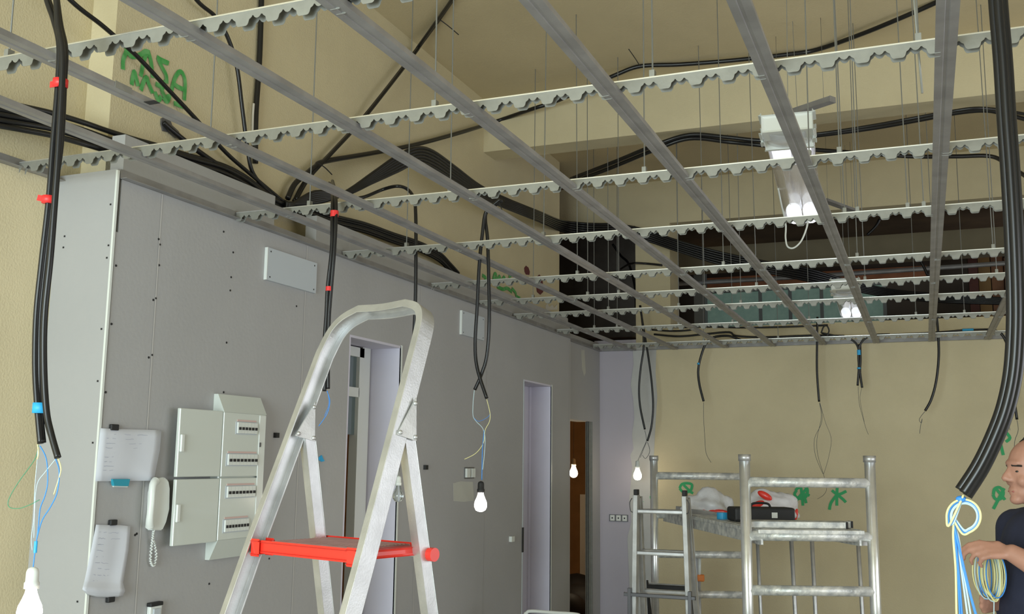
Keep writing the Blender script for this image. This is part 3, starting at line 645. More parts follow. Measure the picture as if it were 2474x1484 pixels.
conduit([(1984, 805, 'Y', 8.2), (1990, 790, 'Y', 8.2), (1998, 788, 'Y', 8.2), (2003, 800, 'Y', 8.2), (1997, 812, 'Y', 8.2)], .006, 'small dark cable loop hooked above the grid near the straight drop')
# conduit in the far dark opening
conduit([(1480, 590, 'Y', 9.3), (1500, 618, 'Y', 9.3), (1520, 640, 'Y', 9.2), (1535, 700, 'Y', 9.1), (1536, 760, 'Y', 9.0)], .012, 'black cable curling down inside the dark opening left of the pier')
conduit([(1500, 650, 'Y', 9.1), (1525, 637, 'Y', 8.56), (1560, 637, 'Y', 8.56), (1600, 641, 'Y', 8.56)], .010, 'thin black cable crossing the pier of the back wall')
conduit([(2125, 530, 'Y', 9.5), (2115, 548, 'Y', 9.5), (2095, 568, 'Y', 9.5)], .012, 'short dark cable arc under the ceiling of the far room')

# ================================================================ FLUORESCENT LAMPS
def fixture(A, B, w, label, top=True):
    """A near end, B far end (points on the underside)"""
    A, B = Vector(A), Vector(B); d = (B-A).normalized(); s = d.cross(Z_).normalized(); u = s.cross(d).normalized(); L = (B-A).length
    e = empty('fluorescent_lamp', A+Z_*.0, label, 'ceiling lamp', 'waterproof fluorescent lamps')
    # clear ribbed cover: half tube open on top
    bm = bmesh.new(); rows = []
    for t in [i/14 for i in range(15)]:
        c = A.lerp(B, t); rr = w/2
        rows.append([bm.verts.new(c+s*(rr*math.cos(a))+u*(.055-.055*math.sin(a)**.7 if math.sin(a) > 0 else .055)) for a in [PI*k/12 for k in range(13)]])
    for P, Q in zip(rows, rows[1:]):
        for k in range(12): bm.faces.new((P[k], P[k+1], Q[k+1], Q[k]))
    finish(bm, 'clear_cover', M_clear, e, smooth=True, solid=.002)
    # white housing above with end caps and latches
    bm = bmesh.new(); c = (A+B)/2+u*.083; obox(bm, c, d, s, u, L*.99, w*.55, .03, .006)
    finish(bm, 'housing', M_clear, e)
    bm = bmesh.new()
    obox(bm, A+u*.05+d*.03, d, s, u, .09, w*1.02, .075, .012); finish(bm, 'end_cap', M_white, e)
    for k in (-1, 1):
        bm = bmesh.new(); obox(bm, A+u*.03+d*.09+s*(k*w*.52), d, s, u, .05, .012, .06, .004); finish(bm, 'latch', M_white, e)
    bm = bmesh.new(); obox(bm, A+u*.02+d*.17-s*w*.0, d, s, u, .012, w*1.0, .05, .003); finish(bm, 'cover_rim', M_white, e)
    for t0, t1, nn in ((.16, .27, 1), (.88, .985, 1)):  # window glare on the cover, shaped as short glowing stubs
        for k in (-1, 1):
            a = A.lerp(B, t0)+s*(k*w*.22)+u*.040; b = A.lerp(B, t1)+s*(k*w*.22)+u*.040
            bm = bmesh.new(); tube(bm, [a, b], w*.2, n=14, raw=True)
            finish(bm, 'glare_stub', M_glare, e, smooth=False)
    return e
zf = EYE+1.33
A = (onZ(1853, 330, zf)+onZ(1952, 326, zf))/2; B = (onZ(1905, 545, zf)+onZ(1978, 540, zf))/2
A.z = B.z = zf
# keep the body clear of the grid; it hangs from the slab on two thin wires
lamp1 = fixture(A, B, .20, 'long clear fluorescent lamp over the sixth channel with a white cord loop below')
for P, dx in ((A, .02), (B, -.02)):
    bm = bmesh.new(); q = P.lerp((A+B)/2, .12)+Z_*.095; tube(bm, [q, Vector((q.x+dx, q.y, HC))], .0015, n=5, raw=True); finish(bm, 'suspension_wire', M_rod, lamp1)
tubeobj('cord', px_pts([(1880, 455, 'Y', 5.0), (1888, 495, 'Y', 5.1), (1898, 540, 'Y', 5.2), (1898, 575, 'Y', 5.2), (1903, 596, 'Y', 5.2), (1918, 599, 'Y', 5.2), (1936, 582, 'Y', 5.2), (1949, 550, 'Y', 5.2), (1952, 530, 'Y', 5.2)]), .0045, M_white, lamp1, n=8)
A2 = (onZ(2013, 705, EYE+1.27)+onZ(2070, 700, EYE+1.27))/2; B2 = (onZ(2032, 778, EYE+1.22)+onZ(2088, 773, EYE+1.22))/2
A2 = onY(2042, 706, 7.0); B2 = onY(2058, 772, 8.1)
lamp2 = fixture(A2, B2, .17, 'second smaller-looking fluorescent lamp far back above the green windows')
for P in (A2, B2):
    bm = bmesh.new(); q = P+Z_*.095; tube(bm, [q, Vector((q.x, q.y, HC))], .0015, n=5, raw=True); finish(bm, 'suspension_wire', M_rod, lamp2)
# loose metal profiles under the slab
bm = bmesh.new(); bar(bm, onZ(1862, 290, EYE+2.0)+Z_*.0, onZ(2012, 240, EYE+2.0), .05, .03, bev=.002)
o = finish(bm, 'metal_profile', M_galvd); tag(o, 'short loose metal profile tilted above the near end of the fluorescent lamp', 'metal profile')
for q in (onZ(1880, 284, EYE+2.0), onZ(1990, 247, EYE+2.0)):
    tubeobj('hanging_wire', [q, Vector((q.x, q.y, HC))], .0012, M_rod, o, n=5)
bm = bmesh.new(); bar(bm, onZ(1992, 484, EYE+1.95), onZ(2070, 512, EYE+1.95), .05, .02, bev=.002)
o = finish(bm, 'metal_profile', M_galvd); tag(o, 'short loose metal profile tilted at the far end of the fluorescent lamp', 'metal profile')
for q in (onZ(2000, 487, EYE+1.95), onZ(2060, 508, EYE+1.95)): tubeobj('hanging_wire', [q, Vector((q.x, q.y, HC))], .0012, M_rod, o, n=5)

# ================================================================ THINGS ON THE PARTITION
def wpl(name, pxs, X, t, m, label=None, cat=None, parent=None, bev=0, group=None):
    """flat plate on the partition: picture corners on plane X, t thick towards the room"""
    P = [onX(x, y, X) for x, y in pxs]; y0, y1 = min(p.y for p in P), max(p.y for p in P); zs = sorted(p.z for p in P); z0, z1 = (zs[0]+zs[1])/2, (zs[-1]+zs[-2])/2
    o = boxobj(name, (X, y0, z0), (X+t, y1, z1), m, parent, bev)
    if label: tag(o, label, cat, group)
    return o, (y0, y1, z0, z1)
def cover(pxs, label):
    o, (y0, y1, z0, z1) = wpl('blank_cover_plate', pxs, XW+.001, .014, M_plate, label, 'cover plate', group='blank cover plates on the partition')
    for y in (y0+.02, y1-.02):
        for z in (z0+.015, z1-.015):
            boxobj('screw', (XW+.014, y-.003, z-.003), (XW+.0162, y+.003, z+.003), M_blackm, o)
    boxobj('edge_strip', (XW+.0005, y0-.004, z0), (XW+.0155, y0-.0002, z1), M_white, o)
cover([(642, 597), (757, 637), (757, 710), (640, 676)], 'large pale blank plate screwed to the partition above the stepladder')
cover([(1112, 752), (1165, 766), (1165, 824), (1112, 808)], 'small pale blank plate beside the crossed hanging conduits')
# distribution board
Xd = XW+.055
e = empty('distribution_board', onX(541, 1150, XW), 'white electrical distribution board with two doors standing open and rows of breakers', 'electrical panel')
pY0 = (onX(541, 998, Xd).y+onX(527, 1305, Xd).y)/2; pY1 = onX(643, 1005, Xd).y
pz1 = onX(600, 1000, Xd).z; pz0 = onX(560, 1303, Xd).z; pzm = onX(590, 1153, Xd).z
boxobj('housing', (XW, pY0, pz0), (Xd-.012, pY1, pz1), M_panel, e, .003)
for za, zb_, nm in ((pzm+.003, pz1, 0), (pz0, pzm-.003, 1)):
    bm = bmesh.new(); t = .012; X0, X1 = Xd-.012, Xd
    box(bm, (X0, pY0, za), (X1, pY1, zb_), .002); finish(bm, 'front_cover', M_panel, e)
tY0, tY1 = onX(541, 965, XW+.02).y, onX(640, 969, XW+.02).y
bm = bmesh.new()
poly(bm, [(XW, pY0, pz1), (Xd, pY0, pz1), (XW+.02, pY0, pz1+.072), (XW, pY0, pz1+.072)], (0, 1, 0), pY1-pY0+.004); finish(bm, 'top_trim', M_panel, e)
bm = bmesh.new()
poly(bm, [(XW, pY0, pz0), (Xd, pY0, pz0), (XW+.02, pY0, pz0-.075), (XW, pY0, pz0-.075)], (0, 1, 0), pY1-pY0+.004); finish(bm, 'bottom_trim', M_panel, e)
dY0 = (onX(441, 990, Xd).y+onX(415, 1325, Xd).y)/2
for za, zb_ in ((pzm+.004, pz1+.003), (pz0-.004, pzm-.004)):
    bm = bmesh.new(); box(bm, (Xd-.018, dY0, za), (Xd-.003, pY0-.003, zb_), .003); d = finish(bm, 'door', M_panel, e)
    zc = (za+zb_)/2; bm = bmesh.new(); box(bm, (Xd-.003, dY0+.004, zc-.035), (Xd+.007, dY0+.022, zc+.03), .003); finish(bm, 'door_handle', M_white, d)
bm = bmesh.new(); box(bm, (Xd, pY1-.045, pz0+.004), (Xd+.003, pY1-.003, pz1-.004), .001); finish(bm, 'side_strip', M_white, e)
p = onX(628, 1075, Xd+.003); boxobj('latch', (Xd+.003, p.y-.004, p.z-.009), (Xd+.006, p.y+.004, p.z+.009), M_greyst, e)
for (ya, yb_, yc, n, xa, xb) in ((1022, 1048, 1035, 6, 572, 619), (1098, 1124, 1110, 8, 549, 619), (1175, 1201, 1189, 8, 547, 614), (1255, 1283, 1268, 8, 541, 598)):
    q0 = onX(xa, yc, Xd).y; q1 = onX(xb, yc-2, Xd).y; zt_ = onX((xa+xb)/2, ya, Xd).z; zb3 = onX((xa+xb)/2, yb_, Xd).z
    boxobj('breaker_row', (Xd, q0-.008, zb3-.004), (Xd+.0015, q1+.004, zt_+.003), M_plate, e)
    for k in range(n):
        a = q0+(q1-q0)*k/n; b = q0+(q1-q0)*(k+1)/n-.0012
        br = boxobj('circuit_breaker', (Xd+.0015, a, zb3), (Xd+.008, b, zt_), M_white, e)
        boxobj('toggle', (Xd+.008, a+(b-a)*.22, (zb3+zt_)/2-.008), (Xd+.012, b-(b-a)*.22, (zb3+zt_)/2+.003), M_blackm, br)
    boxobj('label_strip', (Xd, q0, zt_+.004), (Xd+.002, q1-.003, zt_+.011), mat('label_paper_%d' % yc, (.62, .45, .42), .8), e)
# entry phone
e = empty('entry_phone', onX(372, 1150, XW), 'white wall handset phone with a coiled cord hanging below it', 'door phone')
bm = bmesh.new(); P = []
pts = [(371, 1156), (384, 1153), (394, 1162), (397, 1180), (396, 1230), (388, 1262), (379, 1281), (353, 1281), (350, 1268), (355, 1230), (357, 1190), (360, 1165)]
poly(bm, [onX(x, y, XW+.001) for x, y in pts], nX, .028)
bmesh.ops.bevel(bm, geom=[e_ for e_ in bm.edges], offset=.004, segments=2, affect='EDGES'); finish(bm, 'base', M_white, e)
tubeobj('handset', [onX(376, 1163, XW+.035), onX(369, 1175, XW+.045), onX(366, 1215, XW+.050), onX(362, 1255, XW+.045), onX(362, 1272, XW+.036)], lambda t: .0125+.004*abs(2*t-1)**2, M_white, e, n=14)
L = [onX(371, 1282, XW+.03), onX(369, 1300, XW+.022), onX(366, 1325, XW+.015), onX(364, 1355, XW+.015), onX(371, 1368, XW+.015), onX(377, 1345, XW+.015), onX(374, 1318, XW+.018), onX(370, 1305, XW+.02)]
S = spline(L, 16); H = []
for i, p in enumerate(S):
    a = i*1.5; H.append(p+Vector((math.cos(a), 0, 0))*.004+Vector((0, math.sin(a), 0))*.004)
tubeobj('coiled_cord', H, .0024, M_white, e, n=6, raw=True)
# papers
def paper(grid, label, X=XW+.006, lines=9):
    n = len(grid); bm = bmesh.new(); rows = []
    for r in grid: rows.append([bm.verts.new(onX(x, y, X+d)) for x, y, d in r])
    for A_, B_ in zip(rows, rows[1:]):
        for k in range(len(A_)-1): bm.faces.new((A_[k], A_[k+1], B_[k+1], B_[k]))
    bmesh.ops.subdivide_edges(bm, edges=bm.edges[:], cuts=2, use_grid_fill=True)
    o = finish(bm, 'paper_sheet', M_paper, smooth=True, solid=.0008); tag(o, label, 'paper', 'papers taped to the partition')
    g0, g1, g2, g3 = grid[0][0], grid[0][-1], grid[-1][0], grid[-1][-1]
    bm = bmesh.new()
    for i in range(lines):
        t = (i+1.2)/(lines+2.5); s0, s1 = .12, random.uniform(.5, .9)
        P = []
        for s in [s0+(s1-s0)*k/14 for k in range(15)]:
            x = (g0[0]*(1-s)+g1[0]*s)*(1-t)+(g2[0]*(1-s)+g3[0]*s)*t; y = (g0[1]*(1-s)+g1[1]*s)*(1-t)+(g2[1]*(1-s)+g3[1]*s)*t
            P.append(onX(x, y+random.uniform(-1.2, 1.2), X+.0035))
        for a, b in zip(P, P[1:]):
            if random.random() < .8: bar(bm, a, b, .0011, .0004, side=(1, 0, 0))
    finish(bm, 'faint_lines', M_ink, o); return o
o = paper([[(243, 1035, 0), (290, 1037, .004), (340, 1038, 0), (390, 1040, .006)], [(238, 1080, 0), (286, 1080, .004), (335, 1082, .003), (386, 1088, .012)], [(230, 1163, 0), (280, 1163, .004), (325, 1162, .004), (371, 1162, .018)]], 'upper white paper sheet pinned beside the corner, its lower edge lifting')
p = onX(278, 1034, XW+.006); boxobj('clip', (XW+.001, p.y-.024, p.z-.009), (XW+.014, p.y+.012, p.z+.012), M_blackm, o, .003)
o = paper([[(232, 1268, 0), (262, 1269, .003), (290, 1269, .002), (315, 1272, .006)], [(222, 1320, 0), (255, 1322, .004), (285, 1324, .003), (310, 1330, .010)], [(205, 1400, 0), (240, 1402, .002), (270, 1405, .004), (297, 1408, .014)], [(199, 1424, .014), (228, 1428, .02), (262, 1430, .02), (302, 1428, .024)], [(210, 1437, .004), (235, 1443, .006), (262, 1444, .006), (296, 1442, .01)]], 'lower crumpled white paper sheet curling at its bottom edge')
for (x, y) in ((272, 1263), (266, 1449)):
    p = onX(x, y, XW+.006); boxobj('clip', (XW+.001, p.y-.017, p.z-.009), (XW+.016, p.y+.014, p.z+.010), M_blackm, o, .003)
bm = bmesh.new(); P = [onX(x, y, XW+.006) for x, y in ((266, 1158), (308, 1158), (304, 1175), (270, 1174))]; poly(bm, P, nX, .012); o = finish(bm, 'teal_tape_roll', M_teal); tag(o, 'small teal object with white rim peeking out under the upper paper', 'tape')
bm = bmesh.new(); P = [onX(x, y, XW+.001) for x, y in ((268, 1160), (310, 1160), (305, 1178), (272, 1177))]; poly(bm, P, nX, .006); finish(bm, 'white_rim', M_white, o)
# sockets and small fittings
def sock(x, y, nmod, label, kind='X'):
    e = None; w = .045
    at = onX(x, y, XW) if kind == 'X' else onY(x, y, YB)
    e = empty('wall_socket_box', at, label, 'wall socket')
    for k in range(nmod):
        o_ = (k-(nmod-1)/2)*.075
        def B(a, b, m_, name, par=e):
            if kind == 'X': return boxobj(name, (XW+a[2], at.y+o_+a[0], at.z+a[1]), (XW+b[2], at.y+o_+b[0], at.z+b[1]), m_, par, .0)
            return boxobj(name, (at.x+o_+a[0], YB-a[2], at.z+a[1]), (at.x+o_+b[0], YB-b[2], at.z+b[1]), m_, par, .0)
        B((-.035, -.035, 0), (.035, .035, .003), M_greyst, 'back_box')
        B((-.023, -.027, .003), (-.009, .027, .016), M_white, 'module'); B((-.006, -.027, .003), (.008, .027, .016), M_white, 'module'); B((.011, -.027, .003), (.024, .027, .016), M_white, 'module')
    return e
sock(1133, 1143, 2, 'double uncovered wall socket box above the square filler patch')
e = empty('wall_socket_box', onY(1495, 1252, YB), 'row of three uncovered white sockets on the bluish board by the corner', 'wall socket')
at = onY(1495, 1252, YB)
boxobj('back_box', (at.x-.085, YB-.004, at.z-.030), (at.x+.085, YB-.0005, at.z+.030), M_greyst, e)
for k in (-1, 0, 1):
    boxobj('module', (at.x+k*.055-.020, YB-.014, at.z-.024), (at.x+k*.055+.020, YB-.004, at.z+.024), M_white, e, .002)
    boxobj('socket_hole', (at.x+k*.055-.006, YB-.0148, at.z-.006), (at.x+k*.055+.006, YB-.014, at.z+.006), M_blackm, e)
o, _ = wpl('wall_switch', [(1230, 1296), (1237, 1296), (1237, 1309), (1230, 1309)], XW+.0005, .02, M_white, 'small white bracket on the partition near the second doorway', 'wall fitting')
o, _ = wpl('wall_hook', [(1023, 1124), (1029, 1124), (1029, 1135), (1023, 1135)], XW+.0005, .015, M_blackm, 'tiny black plug on the partition between stepladder and sockets', 'wall plug')
o, _ = wpl('wall_hook', [(661, 1046), (668, 1046), (668, 1058), (661, 1058)], XW+.0005, .015, M_blackm, 'tiny black plug to the right of the electrical panel', 'wall plug')
bm = bmesh.new(); P = [onX(x, y, XW+.001) for x, y in ((770, 1105), (776, 1100), (779, 1108), (783, 1114), (776, 1116), (770, 1112))]; poly(bm, P, nX, .004); o = finish(bm, 'tape_scrap', M_blue); tag(o, 'blue scrap of tape stuck to the partition between ladder rails', 'tape')
e = empty('wall_switch', onX(368, 1476, XW), 'white switch with black top edge below the entry phone', 'switch')
P = onX(368, 1478, XW); boxobj('switch_plate', (XW+.0005, P.y-.030, P.z-.06), (XW+.018, P.y+.030, P.z+.026), M_white, e, .004); boxobj('black_top', (XW+.0005, P.y-.033, P.z+.020), (XW+.022, P.y+.031, P.z+.034), M_blackm, e, .003); boxobj('rocker', (XW+.018, P.y-.018, P.z-.04), (XW+.024, P.y+.018, P.z+.012), M_plate, e, .002)

# ================================================================ GRAFFITI (paint on the walls)
def strokes(parent, LL, fn, w, m, n, name='painted_stroke'):
    for q_, L in enumerate(LL): strip(parent, [fn(x, y) for x, y in L], w, m, n, off=.003+.002*q_/len(LL), name=name)
def gx(x, y): return onX(x/2.969, y/2.969, -2.75)
strokes(wu, [[(890, 330), (905, 360), (880, 430), (878, 500)], [(905, 350), (930, 400), (970, 405), (1010, 390), (1040, 370), (1070, 380)], [(1055, 370), (1030, 430), (1005, 550)], [(1060, 375), (1080, 450), (1090, 560)],
    [(1120, 410), (1150, 430), (1205, 455), (1160, 440), (1130, 425), (1160, 490), (1185, 540), (1190, 600)],
    [(940, 610), (948, 550), (958, 515), (970, 560), (985, 620)], [(1005, 650), (1020, 600), (1045, 555), (1060, 600), (1090, 670)], [(1110, 600), (1140, 615), (1175, 590), (1165, 620), (1150, 650)],
    [(1225, 650), (1250, 560), (1285, 515), (1310, 540), (1322, 600), (1315, 720)], [(1240, 600), (1280, 630), (1325, 645)], [(1105, 660), (1130, 720), (1150, 690)], [(1150, 640), (1180, 700), (1210, 690), (1190, 730), (1165, 700)], [(1240, 740), (1280, 755), (1320, 770)], [(1120, 780), (1150, 815)]],
    gx, .020, M_green, nX, 'green_painted_letter')
def gx2(x, y): return onX(1000+x/4.498, 430+y/4.498, -2.75)
strokes(wu, [[(740, 1060), (780, 1090), (760, 1130)], [(855, 1120), (870, 1050), (890, 1050), (905, 1120)], [(860, 1095), (900, 1095)], [(910, 1120), (925, 1070), (940, 1110)], [(955, 1110), (975, 1080), (990, 1110)], [(1030, 1090), (1040, 1045), (1050, 1080)],
    [(900, 1180), (960, 1210), (1010, 1200), (1060, 1240)], [(1060, 1200), (1100, 1250), (1110, 1290), (1150, 1310)]], gx2, .026, M_green, nX, 'green_painted_letter')
for pp in ([(1197, 980), (1215, 955), (1240, 975), (1255, 1020), (1250, 1055), (1215, 1050), (1200, 1020)], [(1335, 1075), (1360, 1050), (1385, 1085), (1395, 1130), (1405, 1200), (1400, 1240), (1370, 1270), (1335, 1240), (1325, 1170), (1335, 1120)]):
    bm = bmesh.new(); poly(bm, [gx2(x, y)+X_*.001 for x, y in pp], nX, .003); finish(bm, 'red_hand_print', M_hand, wu)
def gb(x, y): return onY(x, y, YB)
strokes(wb, [[(1555, 1166), (1566, 1170), (1572, 1190), (1573, 1205)], [(1574, 1170), (1562, 1195), (1554, 1212)], [(1642, 1180), (1648, 1170), (1662, 1168), (1672, 1172), (1668, 1186), (1652, 1190), (1642, 1180)], [(1652, 1172), (1668, 1188), (1675, 1192)],
    [(1922, 1185), (1935, 1175), (1950, 1180), (1948, 1200), (1930, 1205), (1920, 1195), (1925, 1185)], [(1935, 1176), (1938, 1200), (1940, 1222)], [(1925, 1208), (1945, 1195), (1956, 1198)], [(1918, 1215), (1950, 1180)], [(1945, 1205), (1948, 1216)],
    [(2023, 1175), (2022, 1200), (2022, 1222)], [(2010, 1185), (2025, 1195), (2045, 1187)], [(2022, 1196), (2008, 1215), (2004, 1232)], [(2024, 1196), (2036, 1206), (2044, 1214)],
    [(2400, 1195), (2403, 1182), (2415, 1178), (2424, 1190), (2418, 1205), (2405, 1206), (2399, 1195)], [(2404, 1178), (2428, 1208)], [(2426, 1180), (2400, 1230)], [(2428, 1042), (2440, 1058), (2430, 1068)], [(2418, 1075), (2424, 1100)]], gb, .022, M_green2, nY, 'green_painted_mark')
bm = bmesh.new(); poly(bm, [onX(x, y, -2.749) for x, y in ((1318, 738), (1322, 734), (1327, 742), (1334, 736), (1338, 744), (1346, 735), (1346, 748), (1318, 750))], nX, .002); finish(bm, 'white_paint_mark', M_fdust, wu)
bm = bmesh.new(); poly(bm, [gx(x, y)+X_*.001 for x, y in ((1150, 850), (1175, 840), (1215, 870), (1225, 900), (1270, 940), (1300, 990), (1250, 990), (1200, 950), (1160, 940), (1148, 890))], nX, .006)
o = finish(bm, 'grey_rubble_hole', M_greyst, wu); o.name = 'grey_hole_patch'  # flat grey patch standing for a hole in the wall

# ================================================================ FAR ROOM BEYOND THE BACK WALL
YF = 12.4
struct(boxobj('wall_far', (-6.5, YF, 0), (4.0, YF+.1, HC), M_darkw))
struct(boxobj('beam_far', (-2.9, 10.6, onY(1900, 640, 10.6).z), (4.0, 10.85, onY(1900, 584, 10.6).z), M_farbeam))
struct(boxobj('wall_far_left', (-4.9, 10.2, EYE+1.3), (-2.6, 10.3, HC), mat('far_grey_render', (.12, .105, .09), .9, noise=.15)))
w1 = struct(empty('window_1', onY(1900, 740, YF), 'x', 'x')); del w1['label']; del w1['category']
wz0, wz1 = onY(1900, 790, YF-.02).z, onY(1900, 701, YF-.02).z
xs_ = [1706, 1838, 1910, 1986, 2062, 2138]
for a, b in zip(xs_, xs_[1:]):
    xa, xb = onY(a, 740, YF-.02).x, onY(b, 740, YF-.02).x
    boxobj('green_pane', (xa+.02, YF-.03, wz0), (xb-.02, YF-.01, wz1), M_greenglass, w1)
bm = bmesh.new()
for a in xs_: x = onY(a, 740, YF-.02).x; box(bm, (x-.02, YF-.06, wz0), (x+.02, YF-.001, wz1))
xa, xb = onY(1700, 740, YF-.02).x, onY(2140, 740, YF-.02).x
box(bm, (xa, YF-.06, wz1), (xb, YF-.001, wz1+.06)); box(bm, (xa, YF-.06, wz0-.05), (xb, YF-.001, wz0))
finish(bm, 'window_frame', M_frame, w1)
xa, xb = onY(1700, 680, YF-.02).x, onY(2240, 680, YF-.02).x
struct(boxobj('trim_31', (xa, YF-.08, onY(1900, 696, YF).z), (xb, YF-.001, onY(1900, 664, YF).z), M_farlint))
x = onY(1697, 740, 11.9).x; o = boxobj('grey_duct', (x-.08, 11.8, 0), (x+.05, 11.95, onY(1697, 590, 11.9).z), M_frame); tag(o, 'grey vertical duct left of the green windows in the far room', 'duct')
# long pale rail
bm = bmesh.new(); tube(bm, [onY(1600, 688, 9.9), onY(1960, 668, 9.9), onY(2460, 634, 9.9)], .022, n=8, raw=True); o = finish(bm, 'long_rail', M_galvd); tag(o, 'long pale metal rail spanning the far room in front of the windows', 'rail')
a = onY(2350, 620, 11.6); bm = bmesh.new(); box(bm, (a.x-.05, 11.6, 0), (a.x+.04, 11.7, HC-.001)); o = finish(bm, 'post', M_wood, None); 
e = empty('timber_frame', (a.x, 11.65, 0), 'dark red timber post with crossbar in the far room', 'timber frame'); o.parent = e; o.matrix_parent_inverse = Matrix.Translation(-Vector((a.x, 11.65, 0)))
q = onY(2350, 550, 11.6); boxobj('crossbar', (a.x+.04, 11.61, q.z-.04), (3.99, 11.69, q.z+.03), M_wood, e)
x0_ = onY(2365, 700, 12.2).x
for k in range(9):
    x = x0_+k*.13
    o = boxobj('wooden_plank', (x, 12.1+.01*(k % 2), 0), (x+.12, 12.14+.01*(k % 2), onY(2400, 612, 12.1).z-.03*(k % 3)), M_plank if k % 3 else mat('tan_plank_%d' % k, (.26, .15, .05), .7)); tag(o, 'upright brown plank leaning in the far room, %s from the dark post' % ORD[k], 'plank', 'upright planks in the far room')
# bulb in the room behind the third doorway
bq = onY(1386, 1108, 9.8)
bulb(bq, 'lit bare bulb glowing inside the brown room behind the third doorway', 1.35, m=M_bulbs)
bm = bmesh.new(); tube(bm, [bq, Vector((bq.x, bq.y, PT))], .002, n=5, raw=True); o = finish(bm, 'bulb_wire', M_wblk); tag(o, 'thin wire holding the bulb in the brown room', 'wire')
# a leaning pale sheet and rubble sacks in that room
p = onY(1411, 1245, 11.5); o = boxobj('pale_board', (p.x-.05, 11.5, 0), (p.x+.12, 11.53, onY(1408, 1195, 11.5).z), M_fdust); tag(o, 'narrow pale board standing inside the brown room', 'board')
for k, (x, y, s) in enumerate(((1395, 1385, .2), (1404, 1430, .25), (1382, 1455, .16))):
    p = onY(x, y, 11.0-k*.8); bm = bmesh.new(); sphere(bm, (p.x, p.y, .0), s, 14, (1.4, 1, .0+max(.3, p.z)/s if p.z > 0 else 1)); 
    for v in bm.verts: v.co.z = max(0, v.co.z); v.co.x += .02*math.sin(20*v.co.z)
    o = finish(bm, 'dark_sack', M_blackm, smooth=True); tag(o, 'dark sack on the floor of the brown room, %s of three' % ['tallest', 'middle', 'lowest'][k], 'sack', 'sacks in the brown room')

# ================================================================ STEPLADDER
zp = EYE-.215
F_R = onZ(850, 1333, zp); F_L = onZ(612, 1310, zp); 
wv = (F_L-F_R); LW = wv.length; uu = wv.normalized(); ww = Vector((uu.y, -uu.x, 0))
if ww.dot(Vector((0, 1, 0))) < 0: ww = -ww      # towards the rear legs
base = Vector((F_R.x, F_R.y, 0))+uu*LW/2+ww*.2
lad = empty('stepladder', base, 'aluminium stepladder with a rounded top hoop and a red platform', 'stepladder')
LEAN = .36
def fr(side, z, out=0):
    """point on a front rail: side 0 right, 1 left; z above platform"""
    spread = .024-.028*z if z < 0 else .024-(.045 if side == 0 else .06)*z
    c = F_R if side == 0 else F_L
    s = -1 if side == 0 else 1
    return c + ww*(LEAN*z) + uu*(s*spread) + Z_*z + uu*(0)
# rails and hoop are one bent channel profile
top = .625
pathR = [fr(0, -1.30+.0), fr(0, -.6), fr(0, 0), fr(0, .25), fr(0, top-.09)]
pathL = [fr(1, -1.30), fr(1, -.6), fr(1, 0), fr(1, .25), fr(1, top-.12)]
cR, cL = fr(0, top-.09), fr(1, top-.12); tR, tL = fr(0, top)+uu*.075, fr(1, top)-uu*.10
arcR = [cR, fr(0, top-.045)+uu*.004, fr(0, top-.015)+uu*.026, tR]
arcL = [tL, fr(1, top-.022)-uu*.045, fr(1, top-.058)-uu*.014, cL]
full = pathR[:-1]+spline(arcR, 6)+spline([tR, (tR+tL)/2-Z_*.004, tL], 5)[1:-1]+spline(arcL, 6)+pathL[:-1][::-1]
nrm = (uu.cross(ww*LEAN+Z_)).normalized()       # normal of the front frame
if nrm.dot(ww) < 0: nrm = -nrm
def sweep(bm, P, sec):
    rows = []; N = len(P)
    for i in range(N):
        T = (P[min(i+1, N-1)]-P[max(i-1, 0)]).normalized(); s = T.cross(nrm).normalized()
        rows.append([bm.verts.new(P[i]+s*a+nrm*b) for a, b in sec])
    n = len(sec)
    for A_, B_ in zip(rows, rows[1:]):
        for k in range(n): bm.faces.new((A_[k], A_[(k+1) % n], B_[(k+1) % n], B_[k]))
    bm.faces.new(rows[0][::-1]); bm.faces.new(rows[-1])
# C-profile: web on the outside, flanges turned inwards; 60 mm deep, 22 mm wide
D, Wd, t = .050, .022, .003
best = None
for sgn in (1,):
    sec = [(-Wd/2, 0), (Wd/2, 0), (Wd/2, .004), (-Wd/2+t, .004), (-Wd/2+t, D-.004), (Wd/2, D-.004), (Wd/2, D), (-Wd/2, D)]
# decide which side is outside: s at the right rail going up
T = (pathR[1]-pathR[0]).normalized(); s = T.cross(nrm).normalized()
if s.dot(uu) < 0: sec = [(-a, b) for a, b in sec][::-1]
bm = bmesh.new(); sweep(bm, full, sec)
hoop = finish(bm, 'front_frame', M_alu, lad)
md = hoop.modifiers.new('b', 'BEVEL'); md.width = .0012; md.segments = 2; md.limit_method = 'ANGLE'
